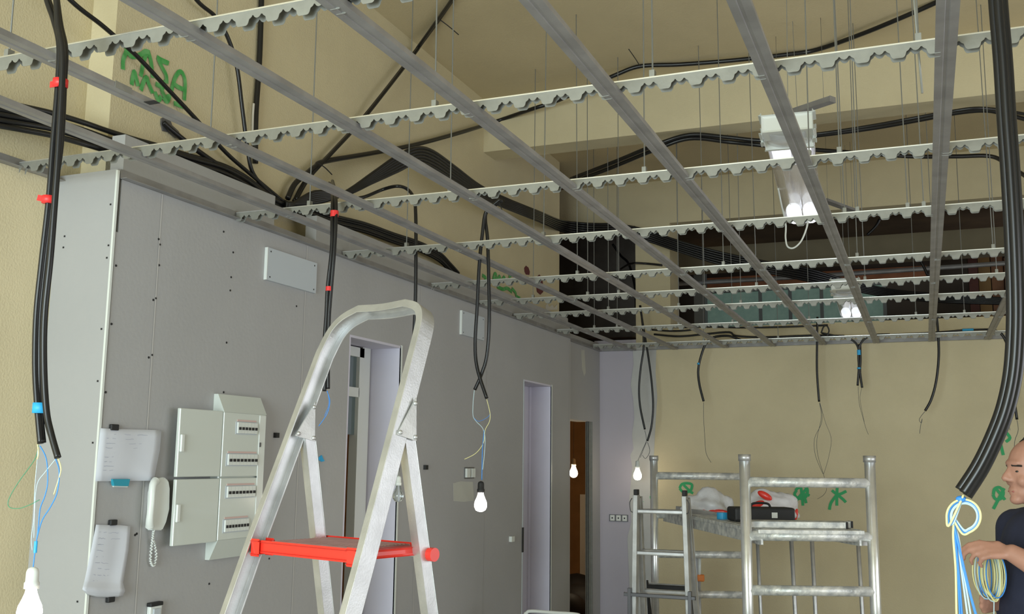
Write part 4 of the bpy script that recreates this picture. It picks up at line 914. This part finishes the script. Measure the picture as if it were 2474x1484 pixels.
# rear legs
def hinge(side): return fr(side, .325)+nrm*.045
for side in (0, 1):
    sg = -1 if side == 0 else 1
    h = hinge(side)-uu*sg*.004; foot = Vector((0, 0, .0))
    zb_ = h.z; ft_ = Vector((h.x, h.y, .02))+ww*(.20*zb_)+uu*sg*.03
    bm = bmesh.new(); bar(bm, h-Z_*.02, ft_, .022, .035, side=ww, bev=.002); lg = finish(bm, 'rear_leg', M_alu, lad)
    bm = bmesh.new(); obox(bm, ft_, uu, ww, Z_, .03, .045, .04, .004); finish(bm, 'rubber_foot', M_blackm, lg)
    # hinge plate: rounded triangle on the inside
    c = fr(side, .325)+nrm*.040-uu*(.013+.004)
    up_ = (ww*LEAN+Z_).normalized()
    tri = [c+up_*.060+nrm*.0, c-up_*.040+nrm*.040, c-up_*.050-nrm*.028]
    bm = bmesh.new(); R3 = []
    for i, p in enumerate(tri):
        cen = sum(tri, Vector())/3; d0 = (p-cen).normalized()
        a1 = (tri[i-1]-p).normalized(); a2 = (tri[(i+1) % 3]-p).normalized()
        R3 += [p+a1*.016, p+d0*.0, p+a2*.016]
    poly(bm, R3, uu, .004); pl_ = finish(bm, 'hinge_plate', M_aluflat, lad)
    for p in tri:
        cen = sum(tri, Vector())/3; q = p.lerp(cen, .22)
        bm = bmesh.new(); sphere(bm, q-uu*.001, .006, 8); finish(bm, 'rivet', M_alu, pl_, smooth=True)
# platform
def plat(u, w, z): return F_R+uu*u+ww*w+Z_*z
PD = .235
bm = bmesh.new(); cen = plat(LW/2, PD/2+.01, -.0115)
obox(bm, cen, uu, ww, Z_, LW-.004, PD, .021, .006); pf = finish(bm, 'platform', M_redp, lad)
bm = bmesh.new(); obox(bm, plat(LW/2, PD/2+.012, .0005), uu, ww, Z_, LW-.07, PD-.04, .003, .001)
for k in range(14): obox(bm, plat(LW/2, .04+k*(PD-.06)/13, .0025), uu, ww, Z_, LW-.08, .005, .003)
finish(bm, 'tread', M_mat, pf)
for s_ in (.004, LW-.004):
    bm = bmesh.new(); obox(bm, plat(s_, .026, -.014), uu, ww, Z_, .022, .045, .032, .006); finish(bm, 'platform_corner', M_redp, pf)
bm = bmesh.new(); tube(bm, [plat(-.022, PD+.005, -.02), plat(LW+.022, PD+.005, -.02)], .009, n=12, raw=True); finish(bm, 'rear_bar', M_white, lad, smooth=True)
for s_ in (-.03, LW+.03):
    bm = bmesh.new(); tube(bm, [plat(s_-.010, PD+.005, -.02), plat(s_+.010, PD+.005, -.02)], .017, n=16, raw=True); finish(bm, 'red_end_knob', M_redp, lad, smooth=False)
for k in range(1, 6):
    z = -.235*k; a, b = fr(0, z)+nrm*.03, fr(1, z)+nrm*.03
    bm = bmesh.new(); bar(bm, a+(b-a)*.03, b-(b-a)*.03, .08, .025, side=Z_, bev=.003); finish(bm, 'step', M_aluflat, lad)
for side in (0, 1):
    p = fr(side, -1.30); bm = bmesh.new(); obox(bm, Vector((p.x, p.y, .022))+nrm*.03, uu, ww, Z_, .034, .075, .044, .004); finish(bm, 'rubber_foot', M_blackm, lad)

# ================================================================ SCAFFOLD TOWER
FL = onY(1800, 1163, 5.5); FR = onY(2103, 1165, 5.75); RL = onY(1580, 1142, 7.3)
fu = Vector((FR.x-FL.x, FR.y-FL.y, 0)); TW = fu.length; fu.normalize(); RR = Vector((RL.x, RL.y, 0))+fu*TW
ZR = EYE-.10
tower = empty('scaffold_tower', ((FL.x+RR.x)/2, (FL.y+RR.y)/2, 0), 'aluminium scaffold tower splashed with plaster, standing before the back wall', 'scaffold')
ld = Vector((RL.x-FL.x, RL.y-FL.y, 0)); TL = ld.length; ld.normalize()
for c, nm in ((Vector((FL.x, FL.y, 0)), 'front'), (Vector((RL.x, RL.y, 0)), 'rear')):
    fm = None
    for s_ in (0, TW):
        q = c+fu*s_; bm = bmesh.new(); tube(bm, [q+Z_*.08, q+Z_*(ZR+.11)], .0285, n=18, raw=True); po = finish(bm, 'post', M_scaf, tower, smooth=True)
        bm = bmesh.new(); tube(bm, [q+Z_*(ZR+.11), q+Z_*(ZR+.145)], .033, n=18, raw=True); finish(bm, 'post_cap', M_alu, po, smooth=True)
        bm = bmesh.new(); tube(bm, [q+Vector((0, -.012, .06)), q+Vector((0, .012, .06))], .06, n=18, raw=True); finish(bm, 'caster', M_blackm, po)
    for k in range(5):
        z = ZR-.28*k; bm = bmesh.new(); tube(bm, [c+Z_*z, c+fu*TW+Z_*z], .0265, n=16, raw=True); finish(bm, 'rung', M_plasteralu, tower, smooth=True)
        if nm == 'rear' and k > 3: break
# deck, its edge profile showing below the rungs
zd = ZR-.28+.035
bm = bmesh.new(); cc = (Vector((FL.x, FL.y, 0))+RR)/2
obox(bm, cc+Z_*(zd-.012), fu, ld, Z_, TW-.11, TL+.06, .022, .003); dk = finish(bm, 'deck', M_plasteralu, tower)
for s_ in (.075, TW-.075):
    bm = bmesh.new(); a = Vector((FL.x, FL.y, 0))+fu*s_+Z_*(zd-.04)-ld*.02; bar(bm, a, a+ld*(TL+.04), .012, .08, side=Z_, bev=.002); finish(bm, 'deck_edge', M_plasteralu, dk)
# long diagonal brace under the deck, dark against the wall
bm = bmesh.new(); bar(bm, onY(1640, 1225, 7.1)-Z_*.01, onY(2090, 1312, 5.8), .05, .03, side=Z_); finish(bm, 'brace', M_aluflat, tower)
# things on the deck
def ondeck(x, y, z=0):
    return onZ(x, y, zd+z)
def onthing_bag(cx, cy, w, h, L, label, seed, reds):
    rnd = random.Random(seed); c = Vector((cx, cy, zd)); bm = bmesh.new()
    q = bmesh.ops.create_icosphere(bm, subdivisions=4, radius=1)
    for v in bm.verts:
        d = v.co.copy(); n_ = .10*math.sin(5*d.x+seed)+.08*math.sin(7*d.y+2*seed)+.07*math.sin(9*d.z+d.x*4)+.03*math.sin(21*d.x+13*d.y)+rnd.uniform(-.012, .012)
        d *= 1+n_; z = max(-.0, d.z*.9+.25)
        v.co = c+fu*(d.x*w)+ld*(d.y*L)+Z_*(z*h)
    o = finish(bm, 'plastic_bag', M_bag, smooth=True); tag(o, label, 'plastic bag', 'bags on the scaffold deck')
    for (dx, dy, dz, rx, rz, tilt) in reds:
        bm = bmesh.new(); sphere(bm, (0, 0, 0), 1, 16, (rx, .012, rz)); bmesh.ops.rotate(bm, verts=bm.verts, matrix=Matrix.Rotation(tilt, 3, 'Y')); bmesh.ops.translate(bm, verts=bm.verts, vec=c+fu*dx+ld*dy+Z_*dz)
        finish(bm, 'red_print', M_redp, o, smooth=True)
    return o
b1 = onY(1712, 1225, 7.05); b2 = onY(1858, 1225, 6.75)
onthing_bag(b1.x, b1.y, .17, .135, .11, 'domed white plastic bag on the rear of the scaffold deck', 1.3, [(.0, -.115, .015, .10, .018, 0)])
onthing_bag(b2.x, b2.y, .17, .145, .12, 'white plastic bag with red print beside the black tool case', 4.1, [(-.06, -.10, .14, .05, .022, .5), (-.11, -.11, .085, .045, .02, -.4), (-.15, -.10, .04, .02, .035, 0), (.15, -.06, .02, .012, .04, .2)])
p = onY(1838, 1258, 6.25); e = empty('tool_case', (p.x, p.y, zd), 'long black tool case with a small white label on the scaffold deck', 'tool case')
bm = bmesh.new(); obox(bm, (p.x+.0, p.y, zd+.042), fu, ld, Z_, .36, .16, .084, .014); finish(bm, 'case_body', M_blackm, e)
bm = bmesh.new(); obox(bm, Vector((p.x, p.y, zd+.040))+fu*.055-ld*.0815, fu, ld, Z_, .034, .002, .032); finish(bm, 'white_label', M_white, e)
bm = bmesh.new(); tube(bm, [Vector((p.x, p.y, zd+.082))-fu*.06, Vector((p.x, p.y, zd+.105))-fu*.04, Vector((p.x, p.y, zd+.105))+fu*.04, Vector((p.x, p.y, zd+.082))+fu*.06], .007, n=8); finish(bm, 'handle', M_blackm, e)
p = onY(1745, 1237, 6.35); bm = bmesh.new(); c = Vector((p.x, p.y, zd))
tube(bm, [c, c+Z_*.04], .034, n=20, raw=True); o = finish(bm, 'tape_roll', M_blue); tag(o, 'roll of bright blue tape lying left of the tool case', 'tape roll')
for k, (x0_, x1_, yy_, Y, z) in enumerate(((1808, 2052, 1262, 5.72, .012), (1812, 2040, 1273, 5.62, .012))):
    a = onY(x0_, yy_, Y); b = onY(x1_, yy_-4, Y+.18); bm = bmesh.new(); a.z = b.z = zd+.018; bar(bm, a, b, .045, .034, side=Z_, bev=.003)
    o = finish(bm, 'metal_profile', M_plasteralu); tag(o, 'flat metal profile across the scaffold deck, %s of two' % ['rear', 'front'][k], 'metal profile', 'profiles on the scaffold deck')
    bm = bmesh.new(); d_ = (b-a).normalized(); obox(bm, b+d_*.006, d_, d_.cross(Z_), Z_, .014, .048, .036); finish(bm, 'black_end', M_blackm, o)
# trestle behind the tower: thin steel uprights
for k, (x0_, x1_) in enumerate(((1829, 1836), (1911, 1920), (1961, 1967), (2072, 2081))):
    Y = 6.9 if k in (0, 3) else 6.7
    t = onY(x0_, 1296, Y); b = Vector((onY(x1_, 1484, Y).x+.02, Y, 0)); t.z = zd-.085
    bm = bmesh.new(); tube(bm, [b, t], .0135 if k != 0 else .012, n=10, raw=True); finish(bm, 'thin_upright', M_alu, tower, smooth=True)

# ================================================================ FOLDING LADDER left of the tower
YL = 6.45
lc = onY(1600, 1237, YL); e = empty('folding_ladder', (lc.x, YL, 0), 'narrow aluminium folding ladder with black end caps and a dark steel clamp', 'ladder')
xl, xr = onY(1538, 1237, YL).x, onY(1655, 1237, YL).x
ztp = onY(1538, 1196, YL).z
for x, sg in ((xl, -1), (xr, 1)):
    bm = bmesh.new(); bar(bm, (x+sg*.03, YL-.0, 0), (x, YL, ztp), .030, .065, side=(0, 1, 0), bev=.003); st = finish(bm, 'stile', M_aluflat, e)
    boxobj('end_cap', (x-.012, YL-.03, ztp), (x+.012, YL+.03, ztp+.035), M_blackm, st, .004)
    bm = bmesh.new(); bar(bm, (x+sg*.03, YL+.36, 0), (x+.0, YL+.07, ztp-.02), .024, .06, side=(0, 1, 0), bev=.003); finish(bm, 'rear_stile', M_aluflat, e)
    bm = bmesh.new(); tube(bm, [Vector((x+sg*.02, YL-.035, ztp-.02)), Vector((x+sg*.035, YL-.035, ztp-.05)), Vector((x+sg*.03, YL-.035, ztp-.10)), Vector((x+sg*.016, YL-.035, ztp-.11))], .003, n=6); finish(bm, 'locking_hook', M_greyst, e)
for k in range(5):
    z = onY(1600, 1237, YL).z-.262*k
    sx = .03*(1-z/ztp); bm = bmesh.new(); bar(bm, (xl-sx, YL, z), (xr+sx, YL, z), .032, .026, side=Z_, bev=.006); finish(bm, 'rung', M_alu, e)
    bm = bmesh.new(); yk = YL+.07+(ztp-z)*.22; bar(bm, (xl-sx, yk, z), (xr+sx, yk, z), .03, .024, side=Z_, bev=.005); finish(bm, 'rear_rung', M_aluflat, e)
zc = onY(1600, 1441, YL-.05).z
bm = bmesh.new(); bar(bm, (xl-.07, YL-.055, zc), (xr+.07, YL-.055, zc), .02, .02, side=Z_, bev=.002); finish(bm, 'clamp_bar', M_greyst, e)
for x in (xl-.035, xr+.035):
    bm = bmesh.new(); bar(bm, (x, YL-.055, zc+.04), (x, YL-.055, .0), .022, .03, side=(0, 1, 0), bev=.002); finish(bm, 'clamp_leg', M_greyst, e)
# dark trestle just behind it
YT = 7.0
e = empty('steel_trestle', (onY(1615, 1450, YT).x, YT, 0), 'black steel trestle seen through the folding ladder', 'trestle')
x0_, x1_ = onY(1552, 1420, YT).x, onY(1672, 1420, YT).x; zt_ = onY(1610, 1420, YT).z
for k, (dz, dy) in enumerate(((0, 0), (.0, .08))):
    bm = bmesh.new(); bar(bm, (x0_, YT+dy, zt_+dz), (x1_, YT+dy, zt_+dz), .03, .03, side=Z_, bev=.003); finish(bm, 'top_bar', M_blackm if not k else M_aluflat, e)
for x, sg in ((x0_, -1), (x1_, 1)):
    bm = bmesh.new(); bar(bm, (x, YT+.04, zt_+.03), (x+sg*.06*-1, YT+.1, 0), .05, .03, side=(0, 1, 0), bev=.003); finish(bm, 'leg', M_blackm, e)
# tools leaning near the ladder
p = onY(1682, 1340, 7.6); o = boxobj('upright_profile', (p.x-.028, 7.6, 0), (p.x+.02, 7.64, p.z), M_galvd); tag(o, 'upright grey steel profile standing right of the folding ladder', 'metal profile')
e = empty('silicone_gun', onY(1690, 1395, 7.5), 'white sealant tube with orange handle standing behind the folding ladder', 'sealant gun')
p = onY(1690, 1346, 7.5); q = onY(1690, 1395, 7.5); bm = bmesh.new(); tube(bm, [q, p], .012, n=12, raw=True); finish(bm, 'tube', M_white, e, smooth=True)
bm = bmesh.new(); obox(bm, q+Vector((.01, 0, -.005)), X_, Y_, Z_, .05, .03, .05, .008); finish(bm, 'grip', M_orange, e)
bm = bmesh.new(); q2 = Vector((q.x, q.y, 0)); tube(bm, [q2, q], .010, n=10, raw=True); finish(bm, 'pole', M_aluflat, e, smooth=True)

# ================================================================ FOLDING CHAIR at the bottom of the picture
YC = 5.6
a0, a1 = onY(1268, 1476, YC), onY(1408, 1477, YC); zc = a0.z
cxm = (a0.x+a1.x)/2; hw = (a1.x-a0.x)/2
e = empty('folding_chair', (cxm, YC, 0), 'folding chair with a white tubular frame and dark back, only its top showing', 'chair')
fr_ = [Vector((cxm-hw, YC-.12, .01)), Vector((cxm-hw, YC-.02, zc-.3)), Vector((cxm-hw, YC, zc-.05)), Vector((cxm-hw+.012, YC, zc-.012)), Vector((cxm-hw+.045, YC, zc)), Vector((cxm, YC, zc)), Vector((cxm+hw-.045, YC, zc)), Vector((cxm+hw-.012, YC, zc-.012)), Vector((cxm+hw, YC, zc-.05)), Vector((cxm+hw, YC-.02, zc-.3)), Vector((cxm+hw, YC-.12, .01))]
tubeobj('frame', fr_, .010, M_white, e, n=12)
bm = bmesh.new(); obox(bm, (cxm, YC, zc-.10), X_, Y_, Z_, 2*hw-.02, .02, .17, .008); bk = finish(bm, 'backrest', M_fabric, e)
boxobj('red_stripe', (cxm-hw*.7, YC-.013, zc-.05), (cxm+.0, YC-.0101, zc-.035), mat('dull_red_cloth', (.25, .03, .04), .8), bk)
boxobj('seat', (cxm-hw+.02, YC-.36, zc-.36), (cxm+hw-.02, YC-.03, zc-.33), M_fabric, e, .01)
for sg in (-1, 1):
    bm = bmesh.new(); tube(bm, [Vector((cxm+sg*(hw-.02), YC-.36, zc-.34)), Vector((cxm+sg*(hw-.02), YC+.05, .01))], .009, n=10, raw=True); finish(bm, 'leg', M_white, e, smooth=True)

# ================================================================ MAN at the right edge
Fv = -_r; Sv = Vector((-_fw.x, -_fw.y, 0)).normalized()
fh = Vector((_fw.x, _fw.y, 0)).normalized()
org = _r*((2490-1237)/FPX*3.5)+fh*3.5; org.z = 0
def L3(f, s, z): return org+Fv*f+Sv*s+Z_*z
man = empty('person', org, 'man in a navy t-shirt holding a coil of yellow wire, seen from his left side', 'person')
def cap(bm, a, ra, b, rb, n=14):
    a, b = Vector(a), Vector(b); k = 6
    tube(bm, [a.lerp(b, i/k) for i in range(k+1)], lambda t: ra+(rb-ra)*t, n=n, raw=True)
    sphere(bm, a, ra, 14); sphere(bm, b, rb, 14)
def ell(bm, c, rf, rs, rz, rot=0):
    q = bmesh.ops.create_uvsphere(bm, u_segments=20, v_segments=14, radius=1)
    for v in q['verts']:
        f, s, z = v.co.x*rf, v.co.y*rs, v.co.z*rz
        f, z = f*math.cos(rot)-z*math.sin(rot), f*math.sin(rot)+z*math.cos(rot)
        v.co = L3(c[0]+f, c[1]+s, c[2]+z)
def remesh(o, vox, it=3):
    md = o.modifiers.new('r', 'REMESH'); md.mode = 'VOXEL'; md.voxel_size = vox; md.use_smooth_shade = True
    if it: sm = o.modifiers.new('s', 'SMOOTH'); sm.factor = .5; sm.iterations = it
bm = bmesh.new()
# head: skull, face, jaw, nose, brow, lips, ear
ell(bm, (-.012, 0, 1.560), .098, .076, .088); ell(bm, (.022, 0, 1.520), .072, .064, .085)
ell(bm, (.035, 0, 1.462), .052, .050, .042); ell(bm, (.070, 0, 1.436), .022, .026, .018)
ell(bm, (.074, 0, 1.560), .020, .045, .014); ell(bm, (.082, 0, 1.470), .012, .024, .007); ell(bm, (.080, 0, 1.456), .012, .022, .007)
cap(bm, L3(.084, 0, 1.545), .008, L3(.106, 0, 1.508), .0125, 10); ell(bm, (.094, .012, 1.502), .011, .008, .008); ell(bm, (.094, -.012, 1.502), .011, .008, .008)
for s in (-1, 1):
    ell(bm, (.062, s*.040, 1.500), .022, .018, .022); ell(bm, (-.012, s*.077, 1.515), .018, .009, .032)
    ell(bm, (.070, s*.030, 1.533), .012, .013, .008)
cap(bm, L3(-.025, 0, 1.49), .060, L3(-.03, 0, 1.36), .062)
# trunk
ell(bm, (-.02, 0, 1.26), .115, .175, .14); ell(bm, (0, 0, 1.08), .125, .160, .17); ell(bm, (0, 0, .93), .12, .165, .12)
for s in (-1, 1): cap(bm, L3(-.02, s*.10, 1.345), .055, L3(-.02, s*.19, 1.325), .060)
# near arm, bent, forearm rising to the coil
cap(bm, L3(-.02, .20, 1.32), .056, L3(.045, .335, 1.165), .046); cap(bm, L3(.045, .335, 1.165), .046, L3(.10, .28, 1.205), .044); cap(bm, L3(.10, .28, 1.205), .044, L3(.192, .195, 1.272), .029)
# far arm
cap(bm, L3(-.02, -.20, 1.32), .055, L3(-.02, -.25, 1.06), .044); cap(bm, L3(-.02, -.25, 1.06), .044, L3(.125, -.045, 1.085), .029)
# legs
for s in (-1, 1): cap(bm, L3(0, s*.09, .88), .088, L3(.01, s*.10, .48), .058); cap(bm, L3(.01, s*.10, .48), .057, L3(-.01, s*.105, .10), .040)
# hands: palm, four fingers with bends, thumb
def hand(w, d, palm_n, up_, curl, lens=(.072, .080, .074, .060)):
    """w wrist, d direction of the palm, palm_n palm normal, up_ from little finger towards index"""
    d, palm_n, up_ = d.normalized(), palm_n.normalized(), up_.normalized()
    for k in range(4):
        o_ = (1.5-k)*.0195
        kn = w+d*(.080-.004*abs(k-1))+up_*o_
        cap(bm, w+d*.012+up_*o_*.55, .014, kn, .0115, 8)
        p = kn; dirv = d.copy(); L_ = lens[k]
        for j, fr2 in enumerate((.45, .32, .23)):
            ang = curl*(j+.7)*(.9+.12*k); dd = (d*math.cos(ang)+palm_n*math.sin(ang)); q = p+dd*(L_*fr2)
            cap(bm, p, .0098-.0009*j, q, .0090-.0009*j, 8); p = q
    tb = w+d*.022+up_*.030; t1 = tb+(d*.5+up_*.6+palm_n*.5).normalized()*.036; t2 = t1+(d*.8+palm_n*.6).normalized()*.030
    cap(bm, w+d*.012+up_*.014, .015, tb, .0145, 8); cap(bm, tb, .013, t1, .011, 8); cap(bm, t1, .011, t2, .0095, 8)
hand(L3(.196, .192, 1.275), Fv*.9-Sv*.35+Z_*.08, -Z_*.75-Sv*.5, Fv*.15-Sv*.6+Z_*.5, .62)
hand(L3(.130, -.040, 1.087), Fv*.8+Sv*.5+Z_*.05, Sv*.4+Z_*.9, -Fv*.2+Sv*.3+Z_*.8, .75)
body = finish(bm, 'body', M_skin, man); remesh(body, .0055, 3)
# shirt
bm = bmesh.new()
ell(bm, (-.02, 0, 1.265), .130, .190, .15); ell(bm, (.005, 0, 1.09), .142, .178, .19); ell(bm, (0, 0, .95), .137, .18, .12)
for s in (-1, 1): cap(bm, L3(-.025, s*.085, 1.352), .062, L3(-.02, s*.19, 1.325), .072)
cap(bm, L3(-.03, 0, 1.33), .085, L3(-.032, 0, 1.385), .070)
cap(bm, L3(-.02, .19, 1.325), .074, L3(.015, .275, 1.235), .064); cap(bm, L3(-.02, -.19, 1.325), .074, L3(-.02, -.23, 1.17), .062)
sh = finish(bm, 'tshirt', M_shirt, man); remesh(sh, .009, 4)
bm = bmesh.new()
ell(bm, (0, 0, .90), .13, .175, .10)
for s in (-1, 1): cap(bm, L3(0, s*.09, .86), .100, L3(.01, s*.10, .48), .075); cap(bm, L3(.01, s*.10, .48), .075, L3(-.005, s*.105, .07), .062)
tr = finish(bm, 'trousers', M_trous, man); remesh(tr, .010, 3)
for s in (-1, 1):
    bm = bmesh.new(); ell(bm, (.055, s*.105, .045), .13, .048, .045); 
    for v in bm.verts: v.co.z = max(0, v.co.z)
    finish(bm, 'shoe', M_blackm, man, smooth=True)
bm = bmesh.new(); ell(bm, (-.034, 0, 1.575), .098, .080, .088)
for v in list(bm.verts):
    f = (v.co-org).dot(Fv); z = v.co.z
    if z < 1.50-(.0 if f < -.05 else 0) or (f > .005+.25*(z-1.64)): pass
dele = [v for v in bm.verts if v.co.z < 1.485 or (v.co-org).dot(Fv) > .03 or ((v.co-org).dot(Fv) > -.03 and v.co.z < 1.55)]
bmesh.ops.delete(bm, geom=dele, context='VERTS'); finish(bm, 'hair', M_hair, man, smooth=True, solid=.008)
for s in (-1, 1):
    bm = bmesh.new(); ell(bm, (.0765, s*.031, 1.531), .0075, .008, .0045); finish(bm, 'eye', M_eye, man, smooth=True)
    bm = bmesh.new(); cap(bm, L3(.086, s*.018, 1.552), .0045, L3(.072, s*.048, 1.550), .0035, 6); finish(bm, 'eyebrow', M_hair, man, smooth=True)
bm = bmesh.new(); cap(bm, L3(.0875, -.016, 1.463), .003, L3(.0875, .016, 1.463), .003, 6); finish(bm, 'lips', M_lips, man, smooth=True)
# coil of wire he holds
e = empty('wire_coil', L3(.165, .08, 1.2), 'coil of yellow, blue and white wire held in his hands', 'wire coil')
for k in range(16):
    m2 = [M_wyel2, M_wyel2, M_wyel2, M_wblue, M_wyel2, M_wwht][k % 6]
    a = .030+.008*math.sin(k*1.7); b = .080+.007*math.cos(k*2.3); cf = .212+.006*math.sin(k*2.9); sof = .03+.0055*k
    tubeobj('wire_turn', [L3(cf+a*math.cos(t_), sof, 1.195+b*math.sin(t_)) for t_ in [2*PI*i/16 for i in range(16)]], .0022, m2, e, n=6, steps=2, closed=True)
tubeobj('wire_tail', [L3(.21, .09, 1.12), L3(.22, .10, 1.02), L3(.21, .10, .9), L3(.23, .1, .6)], .002, M_wwht, e, n=6)
